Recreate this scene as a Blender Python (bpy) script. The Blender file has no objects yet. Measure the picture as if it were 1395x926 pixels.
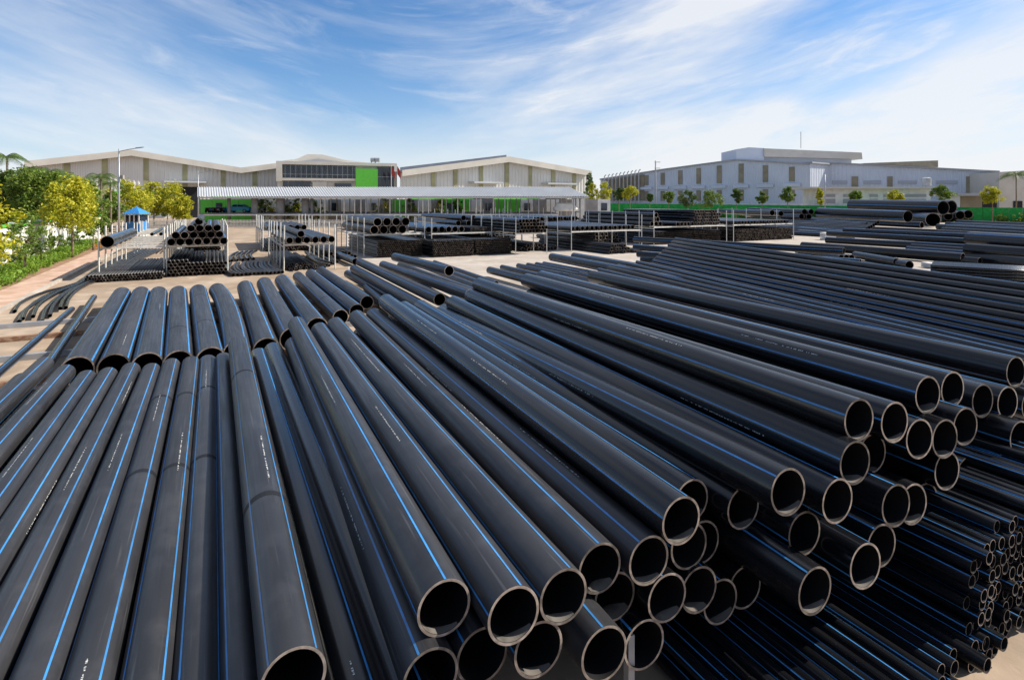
import bpy, bmesh, math, random
from mathutils import Vector, Matrix
R = random.Random(7)
sc = bpy.context.scene
COL = sc.collection
# ------------------------------------------------------------------ camera
F, CX, HY, H = 774.0, 697.5, 275.0, 4.1       # focal length and centre in photo pixels, horizon row, eye height
cam = bpy.data.cameras.new('camera'); cam_o = bpy.data.objects.new('camera', cam); COL.objects.link(cam_o)
cam.sensor_width = 36; cam.lens = 36*F/1395; cam.shift_y = -(463-HY)/1395
cam.clip_start = .1; cam.clip_end = 5000
cam_o.location = (0, 0, H); cam_o.rotation_euler = (math.radians(90), 0, 0)
sc.camera = cam_o
# ------------------------------------------------------------------ light
SUN = Vector((.73, .14, .67)).normalized()
el = math.asin(SUN.z); az = math.atan2(SUN.x, SUN.y)
sl = bpy.data.lights.new('sun', 'SUN'); sl.energy = 5.0; sl.angle = math.radians(.55); sl.color = (1, .93, .82)
so = bpy.data.objects.new('sun', sl); COL.objects.link(so)
so.rotation_euler = (-SUN).to_track_quat('-Z', 'Y').to_euler()
w = bpy.data.worlds.new('World'); sc.world = w; w.use_nodes = True
nt = w.node_tree; N_ = nt.nodes; LK = nt.links.new
for n in list(N_): N_.remove(n)
def wn(t, **k):
    n = N_.new(t)
    for a, b in k.items(): setattr(n, a, b)
    return n
def wm(op, a, b=None, c=None, clamp=False):
    n = wn('ShaderNodeMath', operation=op, use_clamp=clamp)
    for i, v in enumerate((a, b, c)):
        if v is None: continue
        if isinstance(v, (int, float)): n.inputs[i].default_value = v
        else: LK(v, n.inputs[i])
    return n.outputs[0]
sky = wn('ShaderNodeTexSky', sky_type='NISHITA', sun_disc=False, sun_elevation=el, sun_rotation=az, altitude=0, air_density=1.0, dust_density=.6, ozone_density=2.2)
tc = wn('ShaderNodeTexCoord'); sp = wn('ShaderNodeSeparateXYZ'); LK(tc.outputs['Generated'], sp.inputs[0])
xx = sp.outputs[0]; el_ = wm('MAXIMUM', sp.outputs[2], 0)
fan = wm('SQRT', wm('ADD', wm('POWER', wm('ADD', xx, .12), 2), .03))          # the bands sweep up to both sides
vv = wm('SUBTRACT', el_, wm('MULTIPLY', fan, .26))
def cloud(sx, sv, seed, detail, dist, lo, hi, rough=.58):
    cb = wn('ShaderNodeCombineXYZ')
    LK(wm('ADD', wm('MULTIPLY', xx, sx), seed), cb.inputs[0]); LK(wm('MULTIPLY', sp.outputs[1], sx), cb.inputs[1]); LK(wm('MULTIPLY', vv, sv), cb.inputs[2])
    no = wn('ShaderNodeTexNoise'); no.inputs['Scale'].default_value = 1; no.inputs['Detail'].default_value = detail
    no.inputs['Roughness'].default_value = rough; no.inputs['Distortion'].default_value = dist
    LK(cb.outputs[0], no.inputs['Vector'])
    mr = wn('ShaderNodeMapRange', interpolation_type='SMOOTHSTEP'); LK(no.outputs[0], mr.inputs[0])
    mr.inputs[1].default_value = lo; mr.inputs[2].default_value = hi
    return mr.outputs[0]
c1 = cloud(1.3, 6.0, 3.1, 10, .5, .40, .72)             # long cirrus bands
c2 = cloud(4.2, 20., 11.4, 10, .8, .50, .80, .62)        # finer wisps
c3 = cloud(.9, 3.2, 5.7, 6, .3, .38, .70)                # thin veil
veil = wm('MULTIPLY', c3, .46)
cl = wm('ADD', wm('MULTIPLY', c1, .72), wm('ADD', wm('MULTIPLY', c2, .36), veil), clamp=True)
side = wn('ShaderNodeMapRange', interpolation_type='SMOOTHSTEP'); LK(wm('ADD', wm('MULTIPLY', sp.outputs[0], SUN.x), wm('MULTIPLY', sp.outputs[1], SUN.y)), side.inputs[0])
side.inputs[1].default_value = -.75; side.inputs[2].default_value = .45; side.inputs[3].default_value = .60; side.inputs[4].default_value = 1.5
cl = wm('MULTIPLY', cl, side.outputs[0], clamp=True)
hz = wm('POWER', wm('SUBTRACT', 1, wm('MAXIMUM', sp.outputs[2], 0), clamp=True), 11)   # pale air near the horizon
hz = wm('MULTIPLY', wm('MULTIPLY', hz, .85), side.outputs[0], clamp=True)
fac = wm('SUBTRACT', 1, wm('MULTIPLY', wm('SUBTRACT', 1, wm('MULTIPLY', cl, .88)), wm('SUBTRACT', 1, hz)), clamp=True)
tint = wn('ShaderNodeMix', data_type='RGBA', blend_type='MULTIPLY'); tint.inputs[0].default_value = 1
LK(sky.outputs[0], tint.inputs[6]); tint.inputs[7].default_value = (.60, .98, 1.30, 1)
mx = wn('ShaderNodeMix', data_type='RGBA'); LK(fac, mx.inputs[0]); LK(tint.outputs[2], mx.inputs[6]); mx.inputs[7].default_value = (8.0, 8.15, 8.4, 1)
bg = wn('ShaderNodeBackground'); bg.inputs[1].default_value = .071; LK(mx.outputs[2], bg.inputs[0])
wo = wn('ShaderNodeOutputWorld'); LK(bg.outputs[0], wo.inputs[0])
sc.view_settings.view_transform = 'Standard'; sc.view_settings.look = 'None'; sc.view_settings.exposure = .66; sc.view_settings.gamma = 1
# ------------------------------------------------------------------ materials
def mat(name, col, rough=.7, spec=.3, metal=0, var=.12, vscale=2., bump=0, bscale=30., col2=None, lo=.4, hi=.65, transl=0, coords='Object', detail=6, stretch=None):
    m = bpy.data.materials.new(name); m.use_nodes = True; t = m.node_tree; b = t.nodes['Principled BSDF']
    b.inputs['Roughness'].default_value = rough; b.inputs['Specular IOR Level'].default_value = spec; b.inputs['Metallic'].default_value = metal
    c = t.nodes.new('ShaderNodeTexCoord'); n = t.nodes.new('ShaderNodeTexNoise'); n.inputs['Scale'].default_value = vscale; n.inputs['Detail'].default_value = detail
    src = c.outputs[coords]
    if stretch:
        mp = t.nodes.new('ShaderNodeMapping'); mp.inputs['Scale'].default_value = stretch; t.links.new(src, mp.inputs[0]); src = mp.outputs[0]
    t.links.new(src, n.inputs['Vector'])
    r = t.nodes.new('ShaderNodeValToRGB'); t.links.new(n.outputs[0], r.inputs[0])
    if col2 is None: c1_ = [max(0, x*(1-var)) for x in col]; c2_ = [x*(1+var) for x in col]
    else: c1_, c2_ = col, col2
    r.color_ramp.elements[0].position = lo; r.color_ramp.elements[1].position = hi
    r.color_ramp.elements[0].color = (*c1_, 1); r.color_ramp.elements[1].color = (*c2_, 1)
    t.links.new(r.outputs[0], b.inputs['Base Color'])
    if bump:
        n2 = t.nodes.new('ShaderNodeTexNoise'); n2.inputs['Scale'].default_value = bscale; n2.inputs['Detail'].default_value = 5; t.links.new(src, n2.inputs['Vector'])
        bp = t.nodes.new('ShaderNodeBump'); bp.inputs['Strength'].default_value = bump; bp.inputs['Distance'].default_value = .02; t.links.new(n2.outputs[0], bp.inputs['Height']); t.links.new(bp.outputs[0], b.inputs['Normal'])
    if transl:
        tr = t.nodes.new('ShaderNodeBsdfTranslucent'); t.links.new(r.outputs[0], tr.inputs[0])
        ms = t.nodes.new('ShaderNodeMixShader'); ms.inputs[0].default_value = transl
        o = [x for x in t.nodes if x.type == 'OUTPUT_MATERIAL'][0]
        t.links.new(b.outputs[0], ms.inputs[1]); t.links.new(tr.outputs[0], ms.inputs[2]); t.links.new(ms.outputs[0], o.inputs[0])
    return m
def pipe_material(name, a, b_, rough):
    m = mat(name, a, rough=rough, spec=.5, col2=b_, vscale=3.0, lo=.35, hi=.75, stretch=(1, 1, .12), detail=8)
    t = m.node_tree; b = t.nodes['Principled BSDF']; c = [n for n in t.nodes if n.type == 'TEX_COORD'][0]
    oi = t.nodes.new('ShaderNodeObjectInfo')
    of = t.nodes.new('ShaderNodeVectorMath'); of.operation = 'MULTIPLY_ADD'; t.links.new(oi.outputs['Random'], of.inputs[0]); of.inputs[1].default_value = (37, 23, 61); t.links.new(c.outputs['Object'], of.inputs[2])
    for lk in list(t.links):
        if lk.from_socket == c.outputs['Object'] and lk.to_node != of: ts = lk.to_socket; t.links.remove(lk); t.links.new(of.outputs[0], ts)
    mp = t.nodes.new('ShaderNodeMapping'); mp.inputs['Scale'].default_value = (14, 14, .5); t.links.new(of.outputs[0], mp.inputs[0])
    n = t.nodes.new('ShaderNodeTexNoise'); n.inputs['Scale'].default_value = 1.6; n.inputs['Detail'].default_value = 7; t.links.new(mp.outputs[0], n.inputs['Vector'])
    r = t.nodes.new('ShaderNodeMapRange'); t.links.new(n.outputs[0], r.inputs[0]); r.inputs[1].default_value = .3; r.inputs[2].default_value = .75; r.inputs[3].default_value = rough-.07; r.inputs[4].default_value = rough+.13
    ad = t.nodes.new('ShaderNodeMath'); ad.operation = 'MULTIPLY_ADD'; t.links.new(oi.outputs['Random'], ad.inputs[0]); ad.inputs[1].default_value = .10; t.links.new(r.outputs[0], ad.inputs[2])
    t.links.new(ad.outputs[0], b.inputs['Roughness'])
    # dusty specks and scuffs
    v = t.nodes.new('ShaderNodeTexNoise'); v.inputs['Scale'].default_value = 60; v.inputs['Detail'].default_value = 3; t.links.new(of.outputs[0], v.inputs['Vector'])
    rr = t.nodes.new('ShaderNodeMapRange'); t.links.new(v.outputs[0], rr.inputs[0]); rr.inputs[1].default_value = .70; rr.inputs[2].default_value = .78; rr.inputs[4].default_value = .5
    mxx = t.nodes.new('ShaderNodeMix'); mxx.data_type = 'RGBA'; t.links.new(rr.outputs[0], mxx.inputs[0])
    cr = [n for n in t.nodes if n.type == 'VALTORGB'][0]; t.links.new(cr.outputs[0], mxx.inputs[6]); mxx.inputs[7].default_value = (.11, .10, .09, 1)
    # drifts of dust and long drag scuffs
    w1 = t.nodes.new('ShaderNodeTexNoise'); w1.inputs['Scale'].default_value = 2.3; w1.inputs['Detail'].default_value = 9; w1.inputs['Roughness'].default_value = .65; t.links.new(of.outputs[0], w1.inputs['Vector'])
    w2 = t.nodes.new('ShaderNodeMapping'); w2.inputs['Scale'].default_value = (45, 45, .8); t.links.new(of.outputs[0], w2.inputs[0])
    w3 = t.nodes.new('ShaderNodeTexNoise'); w3.inputs['Scale'].default_value = 1; w3.inputs['Detail'].default_value = 4; t.links.new(w2.outputs[0], w3.inputs['Vector'])
    r1 = t.nodes.new('ShaderNodeMapRange'); t.links.new(w1.outputs[0], r1.inputs[0]); r1.inputs[1].default_value = .50; r1.inputs[2].default_value = .78; r1.inputs[4].default_value = .30
    r2 = t.nodes.new('ShaderNodeMapRange'); t.links.new(w3.outputs[0], r2.inputs[0]); r2.inputs[1].default_value = .60; r2.inputs[2].default_value = .70; r2.inputs[4].default_value = .45
    sm_ = t.nodes.new('ShaderNodeMath'); sm_.operation = 'MAXIMUM'; t.links.new(r1.outputs[0], sm_.inputs[0]); t.links.new(r2.outputs[0], sm_.inputs[1])
    m3 = t.nodes.new('ShaderNodeMix'); m3.data_type = 'RGBA'; t.links.new(sm_.outputs[0], m3.inputs[0]); t.links.new(mxx.outputs[2], m3.inputs[6]); m3.inputs[7].default_value = (*[x*2.6 for x in b_], 1); t.links.new(m3.outputs[2], b.inputs['Base Color'])
    return m
M_pipe = pipe_material('black_polyethylene', (.003, .0033, .0042), (.008, .0085, .011), .17)
M_dusty = pipe_material('dusty_polyethylene', (.012, .012, .0138), (.033, .0325, .035), .36)
M_bore = mat('pipe_bore', (.005, .005, .006), .6, .3, var=.2)
M_rim = mat('dusty_cut_edge', (.24, .19, .155), .8, .2, col2=(.42, .34, .285), vscale=14)
def vary(m, dark, amt):
    t = m.node_tree; b = t.nodes['Principled BSDF']; src = b.inputs['Base Color'].links[0].from_socket
    oi = t.nodes.new('ShaderNodeObjectInfo'); c = [n for n in t.nodes if n.type == 'TEX_COORD'][0]; n = t.nodes.new('ShaderNodeTexNoise'); n.inputs['Scale'].default_value = 7; n.inputs['Detail'].default_value = 6
    of = t.nodes.new('ShaderNodeVectorMath'); of.operation = 'MULTIPLY_ADD'; t.links.new(oi.outputs['Random'], of.inputs[0]); of.inputs[1].default_value = (37, 23, 61); t.links.new(c.outputs['Object'], of.inputs[2]); t.links.new(of.outputs[0], n.inputs['Vector'])
    a = t.nodes.new('ShaderNodeMath'); a.operation = 'MULTIPLY_ADD'; t.links.new(oi.outputs['Random'], a.inputs[0]); a.inputs[1].default_value = .35; t.links.new(n.outputs[0], a.inputs[2])
    r = t.nodes.new('ShaderNodeMapRange'); t.links.new(a.outputs[0], r.inputs[0]); r.inputs[1].default_value = .52; r.inputs[2].default_value = .85; r.inputs[4].default_value = amt
    x = t.nodes.new('ShaderNodeMix'); x.data_type = 'RGBA'; t.links.new(r.outputs[0], x.inputs[0]); t.links.new(src, x.inputs[6]); x.inputs[7].default_value = (*dark, 1); t.links.new(x.outputs[2], b.inputs['Base Color'])
vary(M_rim, (.05, .042, .037), .85)
M_sunlit_dust = mat('pale_sunlit_dust', (.075, .068, .06), .9, .1, col2=(.14, .125, .11), vscale=9)  # dusty bore crescent, with the sunlight on it put into the colour
M_stripe = mat('blue_stripe', (.035, .22, .54), .4, .5, var=.15, vscale=3)
vary(M_stripe, (.03, .09, .19), .55)
M_print = mat('white_print', (.52, .52, .50), .6, .3, var=.1)
M_shadow_band = mat('shadow_band', (.008, .008, .010), .6, .3, var=.1)  # near-black colour standing in for line shadows cast across the pipes
M_ground = mat('yard_ground', (.30, .215, .145), .9, .2, col2=(.47, .375, .29), vscale=.35, lo=.32, hi=.68, bump=.35, bscale=9, detail=10)
M_conc = mat('pale_concrete', (.40, .345, .29), .9, .2, col2=(.54, .49, .435), vscale=.5, lo=.3, hi=.7, bump=.25, bscale=12, detail=10)
vary(M_ground, (.16, .12, .085), .5); vary(M_conc, (.25, .21, .175), .55)
for mm in (M_ground, M_conc):
    for nn in mm.node_tree.nodes:
        if nn.type == 'TEX_NOISE' and abs(nn.inputs['Scale'].default_value-7) < .01: nn.inputs['Scale'].default_value = .9; nn.inputs['Detail'].default_value = 12; nn.inputs['Distortion'].default_value = .8
M_white = mat('cream_painted_steel', (.66, .63, .57), .5, .4, var=.12, vscale=5)
M_wood = mat('weathered_timber', (.19, .10, .06), .85, .2, col2=(.36, .24, .16), vscale=5, stretch=(.3, 3, 3), bump=.3)
M_gray = mat('galvanised_steel', (.36, .37, .39), .45, .5, metal=.4, var=.15)
M_wall = mat('grey_cladding', (.64, .62, .58), .6, .3, var=.06, vscale=.15)
M_wall2 = mat('pale_blue_cladding', (.56, .60, .68), .55, .3, var=.05, vscale=.15)
M_trim = mat('beige_trim', (.56, .52, .46), .6, .3, var=.06, vscale=.3)
M_lite = mat('translucent_strip', (.33, .31, .17), .5, .4, var=.15, vscale=.5)
M_lite2 = mat('tan_strip', (.26, .22, .15), .5, .4, var=.15, vscale=.5)
M_roof = mat('white_roof_sheet', (.46, .47, .48), .5, .4, var=.05, vscale=.4)
M_roofg = mat('grey_roof_sheet', (.33, .33, .35), .5, .4, var=.08, vscale=.4)
M_green = mat('bright_green_panel', (.10, .46, .04), .5, .4, var=.06)
M_gfence = mat('green_mesh', (.012, .30, .05), .6, .3, var=.15)
M_glass = mat('dark_glass', (.02, .03, .05), .08, .6, var=.3, vscale=.3)
M_dark = mat('dark_opening', (.015, .015, .018), .7, .3, var=.2)
M_cement = mat('grey_concrete', (.30, .28, .265), .85, .2, var=.15, vscale=.6)
M_stucco = mat('white_render', (.70, .69, .66), .8, .2, var=.08, vscale=.8)
M_blue = mat('blue_sheet', (.03, .20, .50), .45, .4, var=.1)
M_brick = mat('pink_paving', (.40, .26, .19), .9, .2, col2=(.52, .37, .29), vscale=1.2, bump=.3)
M_bark = mat('bark', (.16, .12, .08), .9, .1, col2=(.30, .24, .17), vscale=8, bump=.5)
M_red = mat('faded_red', (.35, .04, .03), .6, .3, var=.15)
def leafmat(n, a, b): return mat(n, a, .55, .35, col2=b, vscale=2.2, lo=.35, hi=.65, transl=.3)
M_leafy = leafmat('yellow_green_leaves', (.26, .30, .015), (.56, .50, .03))
M_leaf = leafmat('mid_green_leaves', (.08, .15, .02), (.21, .28, .035))
M_leafd = leafmat('dark_green_leaves', (.04, .085, .015), (.12, .17, .03))
M_hedge = leafmat('hedge_leaves', (.09, .19, .015), (.22, .34, .025))
M_palm = leafmat('palm_leaves', (.05, .10, .02), (.13, .19, .04))
M_orange = leafmat('orange_flowers', (.55, .17, .02), (.60, .34, .03))
# ------------------------------------------------------------------ helpers
PD = Vector((-.465, .885, 0)).normalized(); UD = Vector((PD.y, -PD.x, 0))    # pipes' run and the direction across it
def us(u, s, z=0): return UD*u + PD*s + Vector((0, 0, z))
def at(x, y, Y): return Vector(((x-CX)/F*Y, Y, H-(y-HY)/F*Y))                 # photo pixel at depth Y
def on(x, y, z=0): return at(x, y, (H-z)*F/(y-HY))                           # photo pixel at height z
def link(name, me, m=None, parent=None, label=None, cat=None, group=None, kind=None):
    o = bpy.data.objects.new(name, me); COL.objects.link(o)
    if m is not None and me is not None:
        for x in (m if isinstance(m, (list, tuple)) else [m]): me.materials.append(x)
    if parent: o.parent = parent
    tag(o, label, cat, group, kind); return o
def tag(o, label=None, cat=None, group=None, kind=None):
    for k, v in (('label', label), ('category', cat), ('group', group), ('kind', kind)):
        if v: o[k] = v
    return o
def empty(name, loc, label, cat, group=None):
    o = bpy.data.objects.new(name, None); o.location = loc; COL.objects.link(o); o.empty_display_size = .2
    return tag(o, label, cat, group)
class MB:
    def __init__(s): s.v = []; s.f = []; s.mi = []
    def quad(s, a, b, c, d, mi=0):
        i = len(s.v); s.v += [tuple(a), tuple(b), tuple(c), tuple(d)]; s.f.append((i, i+1, i+2, i+3)); s.mi.append(mi)
    def poly(s, pts, mi=0):
        i = len(s.v); s.v += [tuple(p) for p in pts]; s.f.append(tuple(range(i, i+len(pts)))); s.mi.append(mi)
    def hexa(s, p, mi=0):      # 8 corners: bottom 0-3, top 4-7
        i = len(s.v); s.v += [tuple(q) for q in p]
        for f in ((3, 2, 1, 0), (4, 5, 6, 7), (0, 1, 5, 4), (1, 2, 6, 5), (2, 3, 7, 6), (3, 0, 4, 7)):
            s.f.append(tuple(i+k for k in f)); s.mi.append(mi)
    def box(s, c, size, X=Vector((1, 0, 0)), mi=0, Z=Vector((0, 0, 1))):
        X = X.normalized(); Y = Z.cross(X); c = Vector(c); a, b, d = X*size[0]/2, Y*size[1]/2, Z*size[2]/2
        s.hexa([c-a-b-d, c+a-b-d, c+a+b-d, c-a+b-d, c-a-b+d, c+a-b+d, c+a+b+d, c-a+b+d], mi)
    def bar(s, a, b, w, h=None, mi=0):
        a, b = Vector(a), Vector(b); d = (b-a); L = d.length; d.normalize()
        Z = Vector((0, 0, 1)) if abs(d.z) < .95 else Vector((0, 1, 0))
        Z = (Z - d*Z.dot(d)).normalized(); s.box((a+b)/2, (L, w, h or w), d, mi, Z)
    def tube(s, pts, rad, n=8, caps=True, mi=0):
        pts = [Vector(p) for p in pts]; base = len(s.v); m = len(pts); x = None
        if not isinstance(rad, (list, tuple)): rad = [rad]*m
        for k, p in enumerate(pts):
            t = (pts[min(k+1, m-1)]-pts[max(k-1, 0)]).normalized()
            if x is None: x = t.orthogonal().normalized()
            x = (x - t*x.dot(t)).normalized(); y = t.cross(x)
            for j in range(n):
                a = 2*math.pi*j/n; s.v.append(tuple(p + (x*math.cos(a)+y*math.sin(a))*rad[k]))
        for k in range(m-1):
            for j in range(n):
                s.f.append((base+k*n+j, base+k*n+(j+1) % n, base+(k+1)*n+(j+1) % n, base+(k+1)*n+j)); s.mi.append(mi)
        if caps:
            s.f.append(tuple(base+j for j in range(n))[::-1]); s.mi.append(mi)
            s.f.append(tuple(base+(m-1)*n+j for j in range(n))); s.mi.append(mi)
    def mesh(s, name, smooth=False):
        me = bpy.data.meshes.new(name); me.from_pydata(s.v, [], s.f); me.polygons.foreach_set('material_index', s.mi)
        if smooth: me.polygons.foreach_set('use_smooth', [True]*len(s.f))
        me.update(); return me
    def build(s, name, m, parent=None, label=None, cat=None, group=None, kind=None, smooth=False):
        return link(name, s.mesh(name, smooth), m, parent, label, cat, group, kind)
# ------------------------------------------------------------------ pipes
CACHE = {}
def bendoff(b, v, L): return b*4*v*(1-v)
def tube_mesh(D, L, n, m, b, dust=False):
    key = ('t', D, L, n, m, b, dust)
    if key in CACHE: return CACHE[key]
    r = D/2; ri = r*.905; V = []; Fc = []; mi = []; sm = []
    def ring(rad, v):
        i = len(V); off = bendoff(b, v, L)
        for j in range(n):
            a = 2*math.pi*j/n; V.append((off+rad*math.cos(a), rad*math.sin(a), L*v))
        return i
    def band(a, c, flip, k, s_):
        for j in range(n):
            q = (a+j, a+(j+1) % n, c+(j+1) % n, c+j); Fc.append(q[::-1] if flip else q); mi.append(k); sm.append(s_)
    o = [ring(r, k/m) for k in range(m+1)]; i_ = [ring(ri, k/m) for k in range(m+1)]
    for k in range(m): band(o[k], o[k+1], False, 0, True); band(i_[k], i_[k+1], True, 2, True)
    for v, fl in ((0, True), (1, False)):
        a = ring(r, v); c = ring(ri, v); band(a, c, fl, 1, False)
    me = bpy.data.meshes.new('pipe'); me.from_pydata(V, [], Fc); me.polygons.foreach_set('material_index', mi); me.polygons.foreach_set('use_smooth', sm)
    me.materials.append(M_dusty if dust else M_pipe); me.materials.append(M_rim); me.materials.append(M_bore); me.update(); CACHE[key] = me; return me
def stripe_mesh(D, L, m, b, ang, wd):
    key = ('s', D, L, m, b, ang, wd)
    if key in CACHE: return CACHE[key]
    V = []; Fc = []; r = D/2+.0018; h = wd/D
    for k in range(m+1):
        v = k/m; off = bendoff(b, v, L)
        for t in (-h, 0, h): V.append((off+r*math.cos(ang+t), r*math.sin(ang+t), L*v*.9996+L*.0002))
    for k in range(m):
        for t in (0, 1): Fc.append((k*3+t, k*3+t+1, k*3+t+4, k*3+t+3))
    me = bpy.data.meshes.new('stripe'); me.from_pydata(V, [], Fc); me.polygons.foreach_set('use_smooth', [True]*len(Fc)); me.materials.append(M_stripe); me.update(); CACHE[key] = me; return me
def print_mesh(D, k):
    key = ('p', D, k)
    if key in CACHE: return CACHE[key]
    rr = random.Random(k); mb = MB(); z = 0; r = D/2+.0022
    while z < 1.25:
        wdt = rr.choice((.006, .009, .012, .018)); hh = rr.choice((.011, .014, .014)); lo = rr.choice((0, 0, .004))
        if rr.random() > .2:
            a0, a1 = (lo-.007)/r, (hh-.007)/r
            mb.quad((r*math.cos(a0), r*math.sin(a0), z), (r*math.cos(a1), r*math.sin(a1), z), (r*math.cos(a1), r*math.sin(a1), z+wdt), (r*math.cos(a0), r*math.sin(a0), z+wdt))
        z += wdt + rr.choice((.006, .008, .008, .03))
    me = mb.mesh('print_line'); me.materials.append(M_print); CACHE[key] = me; return me
def shadow_band_mesh(D, wd=.10):  # thin sleeve that paints a cast shadow around a pipe
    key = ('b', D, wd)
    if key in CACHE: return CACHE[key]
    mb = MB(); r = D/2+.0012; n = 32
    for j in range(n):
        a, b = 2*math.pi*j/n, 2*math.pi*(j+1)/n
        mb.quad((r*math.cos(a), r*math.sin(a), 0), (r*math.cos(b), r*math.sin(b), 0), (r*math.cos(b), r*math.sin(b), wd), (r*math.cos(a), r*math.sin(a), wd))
    me = mb.mesh('band', True); me.materials.append(M_shadow_band); CACHE[key] = me; return me
def sunlit_dust_mesh(D, k):  # pale crescent low in the bore: some dust, mostly painted sunlight
    key = ('sunlit_dust', D, k)
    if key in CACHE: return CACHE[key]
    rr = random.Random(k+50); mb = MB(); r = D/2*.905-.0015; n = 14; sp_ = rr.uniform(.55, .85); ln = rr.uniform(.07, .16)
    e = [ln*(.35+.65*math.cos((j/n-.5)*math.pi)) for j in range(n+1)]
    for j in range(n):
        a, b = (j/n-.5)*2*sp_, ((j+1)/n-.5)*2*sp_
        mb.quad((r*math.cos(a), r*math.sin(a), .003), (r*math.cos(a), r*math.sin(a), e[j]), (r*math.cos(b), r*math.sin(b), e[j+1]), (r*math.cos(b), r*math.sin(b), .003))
    me = mb.mesh('sunlit_dust', True); me.materials.append(M_sunlit_dust); CACHE[key] = me; return me
def pipe(near, far, D, label, group, roll=None, stripes=4, prints=1, n=32, m=8, bend=0, bands=(), name='plastic_pipe', wd=None, cat='pipe', dust=False, sunlit_dust=False):
    near, far = Vector(near), Vector(far); d = far-near; L = d.length; d.normalize()
    Lb = max(.5, round(L*2)/2); bend = round(bend, 2)
    if roll is None: roll = R.uniform(-.8, .8)
    up = Vector((0, 0, 1)); x = (up-d*up.dot(d)).normalized(); y = d.cross(x)
    X = x*math.cos(roll)+y*math.sin(roll); Y = d.cross(X)
    o = bpy.data.objects.new(name, tube_mesh(D, Lb, n, m, bend, dust)); COL.objects.link(o)
    o.matrix_world = Matrix.Translation(near) @ Matrix((X, Y, d)).transposed().to_4x4() @ Matrix.Diagonal((1, 1, L/Lb, 1))
    tag(o, label, cat, group)
    wd = wd or max(.012, D*.062)
    for k in range(stripes):
        s = bpy.data.objects.new('stripe', stripe_mesh(D, Lb, m, bend, 2*math.pi*k/max(stripes, 1), wd)); COL.objects.link(s); s.parent = o
    if sunlit_dust:
        q = bpy.data.objects.new('sunlit_dust', sunlit_dust_mesh(D, R.randrange(5))); COL.objects.link(q); q.parent = o; q.rotation_euler = (0, 0, math.pi-roll+R.uniform(-.15, .25))
    if bend == 0:
        for k in range(prints):
            q = bpy.data.objects.new('print_line', print_mesh(D, R.randrange(6))); COL.objects.link(q); q.parent = o; q['kind'] = 'stuff'
            q.location = (0, 0, R.uniform(.5, Lb*.55) + k*Lb*.3); q.rotation_euler = (0, 0, R.choice((-.62, .55, -.5, .75)))
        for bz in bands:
            q = bpy.data.objects.new('shadow_band', shadow_band_mesh(D)); COL.objects.link(q); q.parent = o; q.location = (0, 0, bz*Lb)
    return o
def far_solve(near, fx, fy, L):
    dr = at(fx, fy, 1) - Vector((0, 0, H)); o = Vector((0, 0, H)); oc = o-near
    a = dr.dot(dr); b = 2*dr.dot(oc); c = oc.dot(oc)-L*L; di = b*b-4*a*c
    t = (-b+math.sqrt(max(0, di)))/(2*a); return o+dr*t
ORD = ['first', 'second', 'third', 'fourth', 'fifth', 'sixth', 'seventh', 'eighth', 'ninth', 'tenth', 'eleventh', 'twelfth', 'thirteenth', 'fourteenth', 'fifteenth', 'sixteenth', 'seventeenth', 'eighteenth', 'nineteenth', 'twentieth']
def joined(specs, label, name='small_pipe_bundle', cat='pipe bundle', group=None, n=10, dust=False):
    # many small pipes that cannot be picked apart: (near, far, D) -> one mesh
    mb = MB()
    for a, b, D in specs:
        a, b = Vector(a), Vector(b); d = (b-a).normalized(); x = d.orthogonal().normalized(); y = d.cross(x); i = len(mb.v)
        for p, rr in ((a, D/2), (b, D/2), (a, D*.44), (a+d*min(2.5, (b-a).length*.5), D*.44), (b, D*.44)):
            for j in range(n):
                t = 2*math.pi*j/n; mb.v.append(tuple(p+(x*math.cos(t)+y*math.sin(t))*rr))
        for j in range(n):
            k = (j+1) % n
            for q, m_ in (((i+j, i+k, i+n+k, i+n+j), 0), ((i+j, i+2*n+j, i+2*n+k, i+k), 1), ((i+2*n+j, i+3*n+j, i+3*n+k, i+2*n+k), 2), ((i+n+j, i+n+k, i+4*n+k, i+4*n+j), 1)): mb.f.append(q); mb.mi.append(m_)
    return mb.build(name, [M_dusty if dust else M_pipe, M_rim, M_bore], None, label, cat, group, kind='stuff', smooth=True)
# ================================================================== SETTING
def sheet(name, pts, m, kind='structure', **k):
    mb = MB(); mb.poly(pts); return mb.build(name, m, kind=kind, **k)
sheet('ground', [(-1500, -60, 0), (1500, -60, 0), (1500, 2500, 0), (-1500, 2500, 0)], M_ground)
cc = [us(7, -12, .004), us(110, -12, .004), us(110, 150, .004), us(26, 130, .004), us(7, 34, .004)]
sheet('concrete_yard', cc, M_conc)
sheet('path', [us(-8.7, 5, .006), us(-7.1, 5, .006), us(-7.1, 95, .006), us(-8.7, 95, .006)], M_brick)
mb = MB()
for k in range(60): mb.box(us(-7.02, 6+k*1.5+.74, .05), (.16, 1.48, .16), UD)
mb.build('kerb', M_conc, kind='structure')
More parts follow.
